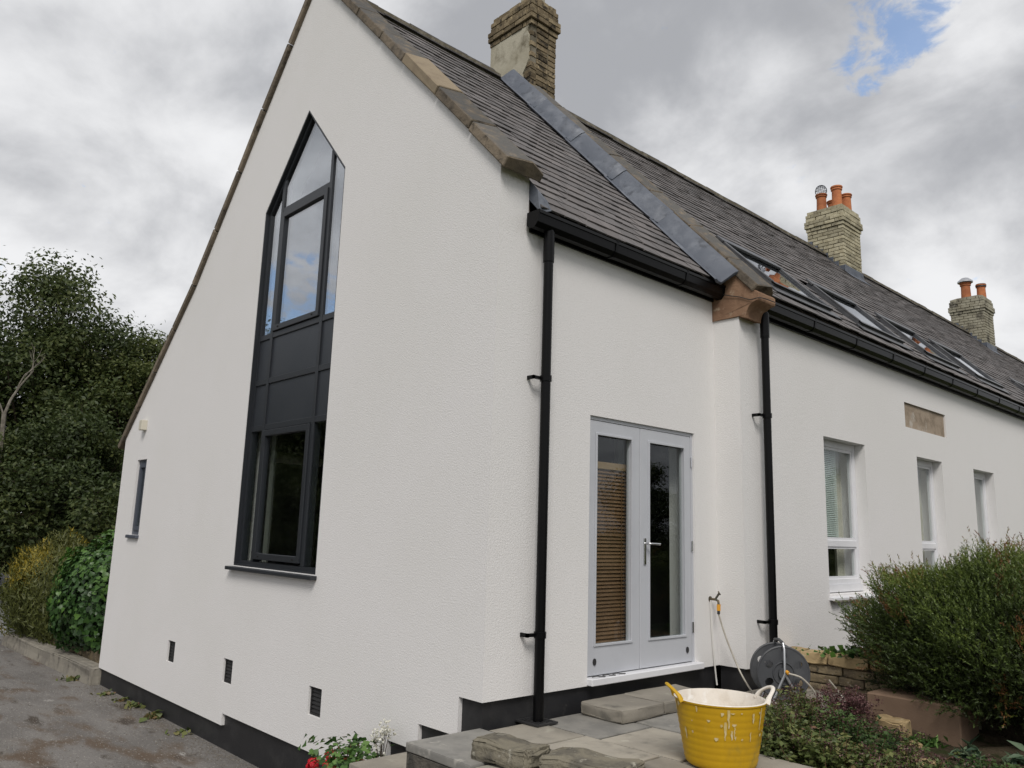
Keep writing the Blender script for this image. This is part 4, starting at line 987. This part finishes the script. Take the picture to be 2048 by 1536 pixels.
def shell_points(n, c, r, lo=.75, zmin=-1e9, bias=0.0):
    d = rng.normal(size=(n, 3)); d /= np.linalg.norm(d, axis=1, keepdims=True)
    lump = 1 + .11 * np.sin(d[:, 0] * 5 + 1) * np.cos(d[:, 1] * 6) + .09 * np.sin(d[:, 2] * 9 + d[:, 0] * 7)
    rr = (lo + (1 - lo) * rng.random(n)) * lump
    P = d * rr[:, None] * np.array(r) + np.array(c); k = P[:, 2] > zmin
    return P[k], d[k], rr[k]
# ivy mound and broom by the drive
iv = thing('ivy_bush', 'rounded glossy green ivy bush beside the house corner', 'bush', (-9.55, .55, -.5))
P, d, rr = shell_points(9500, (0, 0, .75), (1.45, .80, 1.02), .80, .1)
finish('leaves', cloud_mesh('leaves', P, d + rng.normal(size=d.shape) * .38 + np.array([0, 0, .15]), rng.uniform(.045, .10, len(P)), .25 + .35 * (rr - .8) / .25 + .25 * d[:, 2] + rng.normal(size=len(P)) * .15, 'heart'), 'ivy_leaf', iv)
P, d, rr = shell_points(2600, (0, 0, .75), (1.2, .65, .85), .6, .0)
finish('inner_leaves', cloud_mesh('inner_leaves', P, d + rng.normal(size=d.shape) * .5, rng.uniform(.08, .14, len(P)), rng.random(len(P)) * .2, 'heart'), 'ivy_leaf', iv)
MB().tube([(0, 0, -.2), (.1, 0, .4), (-.2, .1, .9)], [.06, .045, .02], 6).build('stem', 'bark', iv)
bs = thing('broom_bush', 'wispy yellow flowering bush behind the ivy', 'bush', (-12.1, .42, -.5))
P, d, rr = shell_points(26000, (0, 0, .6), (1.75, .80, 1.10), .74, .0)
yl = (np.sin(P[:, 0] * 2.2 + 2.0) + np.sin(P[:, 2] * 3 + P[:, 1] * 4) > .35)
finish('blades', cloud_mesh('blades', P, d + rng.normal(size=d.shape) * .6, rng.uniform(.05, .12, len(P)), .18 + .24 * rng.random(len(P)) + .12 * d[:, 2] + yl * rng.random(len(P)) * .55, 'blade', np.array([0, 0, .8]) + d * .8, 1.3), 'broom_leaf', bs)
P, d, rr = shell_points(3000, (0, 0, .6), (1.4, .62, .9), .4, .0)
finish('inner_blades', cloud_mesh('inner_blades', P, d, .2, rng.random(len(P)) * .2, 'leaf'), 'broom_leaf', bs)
MB().tube([(0, 0, -.2), (.1, 0, .4), (-.2, .1, .7)], [.05, .035, .02], 6).build('stem', 'bark', bs)
# kerb and rubble edge below the bushes
kb = MB().add([(-7.98, -.10, -.9), (-12.6, -.26, -.9), (-12.6, .02, -.9), (-7.98, .12, -.9), (-7.98, -.10, -.47), (-12.6, -.26, -.50), (-12.6, .02, -.50), (-7.98, .12, -.47)],
              [(0, 3, 2, 1), (4, 5, 6, 7), (0, 1, 5, 4), (1, 2, 6, 5), (2, 3, 7, 6), (3, 0, 4, 7)]).build('kerb', 'concrete', None, bevel=.03, seg=2, sub=3, jitter=.012); tag(kb, 'worn concrete kerb under the ivy along the drive', 'kerb')
x = -8.1; k = 0
rubw = thing('rubble_wall', 'low rubble stone edging between the kerb and the ivy', 'wall', (-10.3, .2, -.6))
while x > -12.9:
    L = random.uniform(.25, .45); hgt = random.uniform(.22, .36)
    o = MB().box(x - L - (-10.3), x + 10.3, -.07, .12, 0, hgt).build('stone', 'garden_stone', rubw, bevel=.05, seg=2, sub=1, jitter=.015, smooth=True); x -= L + .015
struct(MB().box(-13.2, -8.3, .25, 3.2, -.9, -.42).build('bank', 'earth'))

# weeds along the plinth
def tuft(name, label, c, n, h, m, cat='weed', asp=.9, spread=.09, group=None):
    t = thing(name, label, cat, c, group); P = np.zeros((n, 3)); P[:, :2] = rng.normal(size=(n, 2)) * spread * .5; P[:, 2] = np.abs(rng.normal(size=n)) * h * .35
    out = np.c_[P[:, :2] / spread * .9 + rng.normal(size=(n, 2)) * .5, np.full(n, .7)]
    finish('leaves', cloud_mesh('leaves', P, rng.normal(size=(n, 3)) + np.array([0, 0, 1.2]), rng.uniform(.5, 1.1, n) * h, rng.random(n), 'leaf', out, asp), m, t); return t
for k, (x, y, h, lb) in enumerate([(-7.25, -.10, .09, 'tiny weed at the far corner of the black plinth'), (-6.75, -.06, .08, 'small green weed second from the far plinth corner'), (-6.3, -.06, .10, 'spreading green weed against the plinth'), (-5.6, -.07, .13, 'leafiest green weed against the plinth'), (-4.75, -.08, .09, 'small weed against the plinth nearest the camera'), (-8.5, -.22, .10, 'weed growing at the foot of the concrete kerb')]):
    tuft('weed', lb, (x, y, -.70), 26, h * .8, 'herb_leaf', spread=.11, group='weeds along the drive edge')
# gravel and grit gathered at the foot of the plinth
P = np.c_[rng.uniform(-8, -2.6, 1400), -np.abs(rng.normal(size=1400)) * .16 - .0, np.full(1400, -.697)]
P = np.concatenate([P, np.c_[rng.uniform(-9.5, -2.5, 1500), rng.uniform(-3.4, -.1, 1500), np.full(1500, -.698)]])
gvv = MB(); oc = [(1, 0, 0), (0, 1, 0), (-1, 0, 0), (0, -1, 0), (0, 0, 1)]
for q in P:
    s_ = random.uniform(.004, .013); a = random.random() * 3
    gvv.add([(q[0] + s_ * (v[0] * math.cos(a) - v[1] * math.sin(a)), q[1] + s_ * (v[0] * math.sin(a) + v[1] * math.cos(a)) * .8, q[2] + s_ * v[2] * .7) for v in oc], [(0, 1, 4), (1, 2, 4), (2, 3, 4), (3, 0, 4)])
gv = stuff(gvv.build('gravel', 'grit')); tag(gv, 'loose grit scattered over the drive and along the plinth', 'gravel')

# geranium pot
gp = thing('flower_pot', 'terracotta pot of red geraniums below the gable wall', 'flower pot', (-1.08, -.33, -.355))
MB().lathe([(0, 0), (.10, 0), (.135, .16), (.15, .165), (.155, .20), (.135, .20), (.12, .15), (0, .14)], 24).build('pot', 'terracotta', gp, smooth=True)
n = 330; P = np.c_[rng.normal(size=(n, 2)) * np.array([.13, .12]), rng.uniform(.17, .36, n)]
finish('leaves', cloud_mesh('leaves', P, P * np.array([2, 2, 0]) + rng.normal(size=(n, 3)) * .35 + np.array([0, 0, .8]), rng.uniform(.03, .06, n), rng.random(n), 'heart'), 'fresh_leaf', gp)
for k in range(9):
    a = k * 2.4; MB().tube([(0, 0, .15), (.07 * math.cos(a), .07 * math.sin(a), .24), (.12 * math.cos(a), .12 * math.sin(a), .32)], .004, 5).build('stem', 'twig', gp)
for (x, y, z) in [(-.50, .02, .10), (-.40, -.05, .10), (-.26, .02, .20), (-.45, .12, .08)]:
    q = rng.normal(size=(70, 3)); q /= np.linalg.norm(q, axis=1, keepdims=True)
    finish('flower_head', cloud_mesh('flower_head', q * np.array([.045, .045, .03]) + np.array([x, y, z]), q, .032, rng.random(70), 'leaf', None, .9), 'red_petal', gp)
    MB().tube(spline([(-.06, 0, .16), (x * .6, y, z + .02), (x, y, z)], 5), .004, 5).build('stem', 'twig', gp)
wf = thing('white_flower', 'spindly white flowering plant rising against the gable wall', 'plant', (-.90, -.16, -.355))
b = MB(); heads = []
for k in range(12):
    a = random.random() * 6.28; r_ = random.uniform(.01, .075); h = random.uniform(.34, .52); b.tube([(0, 0, 0), (r_ * .4 * math.cos(a), r_ * .4 * math.sin(a), h * .6), (r_ * math.cos(a), r_ * math.sin(a), h)], .0025, 4)
    for j in range(7): heads.append((r_ * math.cos(a) + random.gauss(0, .018), r_ * math.sin(a) + random.gauss(0, .018), h + random.gauss(0, .03)))
stuff(b.build('stems', 'bark', wf)); H_ = np.repeat(np.array(heads), 3, 0); 
finish('petals', cloud_mesh('petals', H_ + rng.normal(size=H_.shape) * .004, rng.normal(size=H_.shape) + np.array([.4, -.5, .4]), .019, rng.random(len(H_)), 'leaf', None, .95), 'white_petal', wf)
P = rng.normal(size=(40, 3)) * np.array([.03, .03, .06]) + np.array([0, 0, .10]); finish('leaves', cloud_mesh('leaves', P, rng.normal(size=P.shape) + np.array([0, 0, .6]), .05, rng.random(40)), 'fresh_leaf', wf)

# --- big dark heather bush
hb = thing('heather_bush', 'large dark green heather bush overhanging the planter at right', 'bush', (2.13, 3.80, .35))
def sprigs(n, c, r, zmin, lo, tonefn, L=(.09, .19), needles=15):
    P, d, rr = shell_points(n, c, r, lo, zmin)
    n = len(P); D_ = d * .75 + np.array([0, 0, .55]) + rng.normal(size=d.shape) * .28; D_ /= np.linalg.norm(D_, axis=1, keepdims=True)
    ln = rng.uniform(*L, n); t = (np.arange(needles) / needles)[None, :, None]
    Q = P[:, None, :] + D_[:, None, :] * ln[:, None, None] * t
    rad_ = rng.normal(size=Q.shape); rad_ -= D_[:, None, :] * np.sum(rad_ * D_[:, None, :], 2, keepdims=True); rad_ /= np.linalg.norm(rad_, axis=2, keepdims=True)
    dirs = rad_ * .75 + D_[:, None, :] * .8
    tone = tonefn(P, d, rr)[:, None] + np.linspace(-.12, .20, needles)[None] + rng.normal(size=(n, needles)) * .05
    Nn = np.cross(dirs, rad_ + .3 * rng.normal(size=Q.shape)).reshape(-1, 3)
    return Q.reshape(-1, 3), Nn, dirs.reshape(-1, 3), tone.ravel()
def blade_mesh(name, P, T, s, wd, tone):
    n = len(P); T = T / np.linalg.norm(T, axis=1, keepdims=True); a = rng.normal(size=(n, 3)); B = np.cross(T, a); B /= np.linalg.norm(B, axis=1, keepdims=True)
    s = s[:, None]; V = np.stack([P - B * wd, P + B * wd, P + T * s], 1).reshape(-1, 3)
    me = bpy.data.meshes.new(name); me.vertices.add(3 * n); me.vertices.foreach_set('co', V.astype(np.float32).ravel()); me.loops.add(3 * n); me.loops.foreach_set('vertex_index', np.arange(3 * n, dtype=np.int32))
    me.polygons.add(n); me.polygons.foreach_set('loop_start', np.arange(0, 3 * n, 3, dtype=np.int32))
    at_ = me.attributes.new('tone', 'FLOAT', 'POINT'); at_.data.foreach_set('value', np.repeat(np.clip(tone, 0, 1), 3).astype(np.float32)); me.update(); me.validate(); return me
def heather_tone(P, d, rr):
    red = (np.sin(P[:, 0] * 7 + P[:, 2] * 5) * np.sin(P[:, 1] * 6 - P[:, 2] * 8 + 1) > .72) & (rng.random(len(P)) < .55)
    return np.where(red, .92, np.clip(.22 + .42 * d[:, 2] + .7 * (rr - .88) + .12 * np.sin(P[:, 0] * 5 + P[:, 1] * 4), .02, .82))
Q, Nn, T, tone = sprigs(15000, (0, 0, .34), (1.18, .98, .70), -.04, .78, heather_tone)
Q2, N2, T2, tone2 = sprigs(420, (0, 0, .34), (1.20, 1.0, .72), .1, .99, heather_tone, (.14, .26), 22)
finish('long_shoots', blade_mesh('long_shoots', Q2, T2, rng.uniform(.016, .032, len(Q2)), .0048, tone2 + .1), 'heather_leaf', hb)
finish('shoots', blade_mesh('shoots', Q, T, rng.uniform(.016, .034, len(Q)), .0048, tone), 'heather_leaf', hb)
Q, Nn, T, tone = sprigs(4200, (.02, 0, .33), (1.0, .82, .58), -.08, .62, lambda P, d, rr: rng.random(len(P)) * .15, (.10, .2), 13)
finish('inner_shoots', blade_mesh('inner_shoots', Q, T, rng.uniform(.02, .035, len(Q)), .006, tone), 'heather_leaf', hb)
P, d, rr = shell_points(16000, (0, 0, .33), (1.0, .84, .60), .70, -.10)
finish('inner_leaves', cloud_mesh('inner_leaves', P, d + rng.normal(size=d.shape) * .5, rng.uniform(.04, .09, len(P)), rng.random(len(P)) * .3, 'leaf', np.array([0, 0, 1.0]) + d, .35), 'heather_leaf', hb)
b = MB(); random.seed(5)
for k in range(170):
    a = random.random() * 6.283; e = random.uniform(-.25, 1.2); d = Vector((math.cos(a) * math.cos(e) * 1.15, math.sin(a) * math.cos(e) * .9, math.sin(e) * .72)); L = random.uniform(.7, 1.05)
    m1 = d * L * .5 + Vector((random.gauss(0, .06), random.gauss(0, .06), random.gauss(-.05, .06))); b.tube([(random.gauss(0, .1), random.gauss(0, .1), .05), m1 + Vector((0, 0, .1)), d * L * .95 + Vector((0, 0, .16))], [.011, .006, .002], 4, cap=False)
b.build('branches', 'twig', hb)
# smaller green plants at the left foot of the heather
tuft('ivy_plant', 'dark green leafy plant trailing over the planter end', (1.02, 3.52, .56), 150, .07, 'ivy_leaf', 'plant', .9, .26)
tuft('ivy_plant', 'flat green creeping plant on the planter cap', (.72, 3.56, .535), 90, .045, 'fresh_leaf', 'plant', .9, .26)

# --- herbs in the bed
def herb(label, c, rx, ry, nst, h, flower, seed, name='herb_plant', lm='herb_leaf', cat='plant', leaf=.026, group='herbs in the flower bed'):
    r = np.random.default_rng(seed); t = thing(name, label, cat, c, group)
    base = r.normal(size=(nst, 2)) * np.array([rx, ry]) * .45; tip = base * 1.25 + r.normal(size=(nst, 2)) * .05; hh = h * r.uniform(.5, 1.1, nst) * np.clip(1.1 - .35 * np.linalg.norm(base / np.array([rx, ry]), axis=1), .5, 1.1)
    k = 11; tt_ = np.linspace(.12, 1, k)[None, :, None]
    b0 = np.c_[base, np.zeros(nst)]; b1 = np.c_[tip, hh]; P = b0[:, None] * (1 - tt_) + b1[:, None] * tt_ + r.normal(size=(nst, k, 3)) * .008
    PP = np.repeat(P.reshape(-1, 3), 3, 0); dr = r.normal(size=PP.shape) * np.array([1, 1, .35]); dr /= np.linalg.norm(dr, axis=1, keepdims=True)
    PP = PP + dr * leaf * .5; tone = np.repeat(r.random(nst), k * 3) * .55 + .25 * PP[:, 2] / h + r.normal(size=len(PP)) * .12
    finish('leaves', cloud_mesh('leaves', PP, np.array([0, 0, 1.0]) + r.normal(size=PP.shape) * .5, r.uniform(.5, 1.5, len(PP)) * leaf, tone, 'leaf', dr, .62), lm, t)
    V = []; F = []
    sb = MB()
    for i in range(0, nst, 2): sb.tube([b0[i], b1[i]], .0022, 3, cap=False)
    stuff(sb.build('stems', 'twig', t))
    if flower:
        sel = r.random(nst) < flower; hd = b1[sel]; q = np.repeat(hd, 26, 0) + r.normal(size=(len(hd) * 26, 3)) * np.array([.020, .020, .014])
        stuff(finish('flower_heads', cloud_mesh('flower_heads', q, r.normal(size=q.shape) + np.array([0, 0, .6]), .013, r.random(len(q)), 'leaf', None, .8), 'burgundy', t))
    return t
HERBS = [((1.34, 1.36, .14), .28, .24, 120, .29, .08, .030, 'herb_leaf', 'green herb clump directly behind the yellow tub'),
         ((1.80, 1.24, .10), .28, .24, 100, .27, .20, .036, 'herb_leaf', 'low herb clump with burgundy flower heads right of the tub'),
         ((1.20, 1.98, .15), .26, .24, 120, .29, .30, .026, 'herb_leaf', 'reddish flowering herb clump below the hose reel'),
         ((1.58, 1.86, .12), .26, .26, 110, .26, .20, .030, 'sage_leaf', 'fresh green leafy clump in the middle of the bed'),
         ((1.26, 2.52, .15), .20, .20, 90, .27, .75, .020, 'burgundy', 'dark burgundy leaved clump beside the brown trough'),
         ((2.06, 1.66, .06), .28, .24, 90, .20, .50, .028, 'herb_leaf', 'purple flowering herb clump near the bottom of the picture'),
         ((1.70, 2.40, .07), .22, .16, 46, .15, .50, .024, 'herb_leaf', 'sparse purple herbs in front of the brown trough'),
         ((2.42, 2.16, .04), .30, .22, 80, .17, .25, .028, 'sage_leaf', 'short fresh herbs at the right bottom of the bed')]
for k, (c, rx, ry, n, h, fl, lf, lm_, lb) in enumerate(HERBS): herb(lb, c, rx, ry, n, h, fl, 100 + k, lm=lm_, leaf=lf)
for k, (c, h, m_, lb) in enumerate([((2.10, 2.62, .07), .13, 'grey_leaf', 'grey green rosette plant right of the brown trough'), ((2.40, 2.66, .06), .15, 'grey_leaf', 'larger grey green rosette under the dark bush'), ((2.60, 2.10, .05), .12, 'fresh_leaf', 'bright green rosette at the right bottom corner'), ((1.80, 2.70, .09), .09, 'fresh_leaf', 'small fresh green seedling at the trough foot')]):
    tuft('rosette_plant', lb, c, 80, h, m_, 'plant', .30, .09)
for k, (c, d_, lb) in enumerate([((1.56, 2.72, .08), (.20, .16, .17), 'tan stone lying before the brown trough'), ((1.78, 2.50, .09), (.12, .10, .06), 'small pale stone among the herbs'), ((2.0, 2.15, .06), (.26, .14, .07), 'flat pale stone at the bottom of the bed')]):
    rock('garden_rock', lb, c, d_, k * .7, 'cap_stone', .012, bev=.025, sub=2)
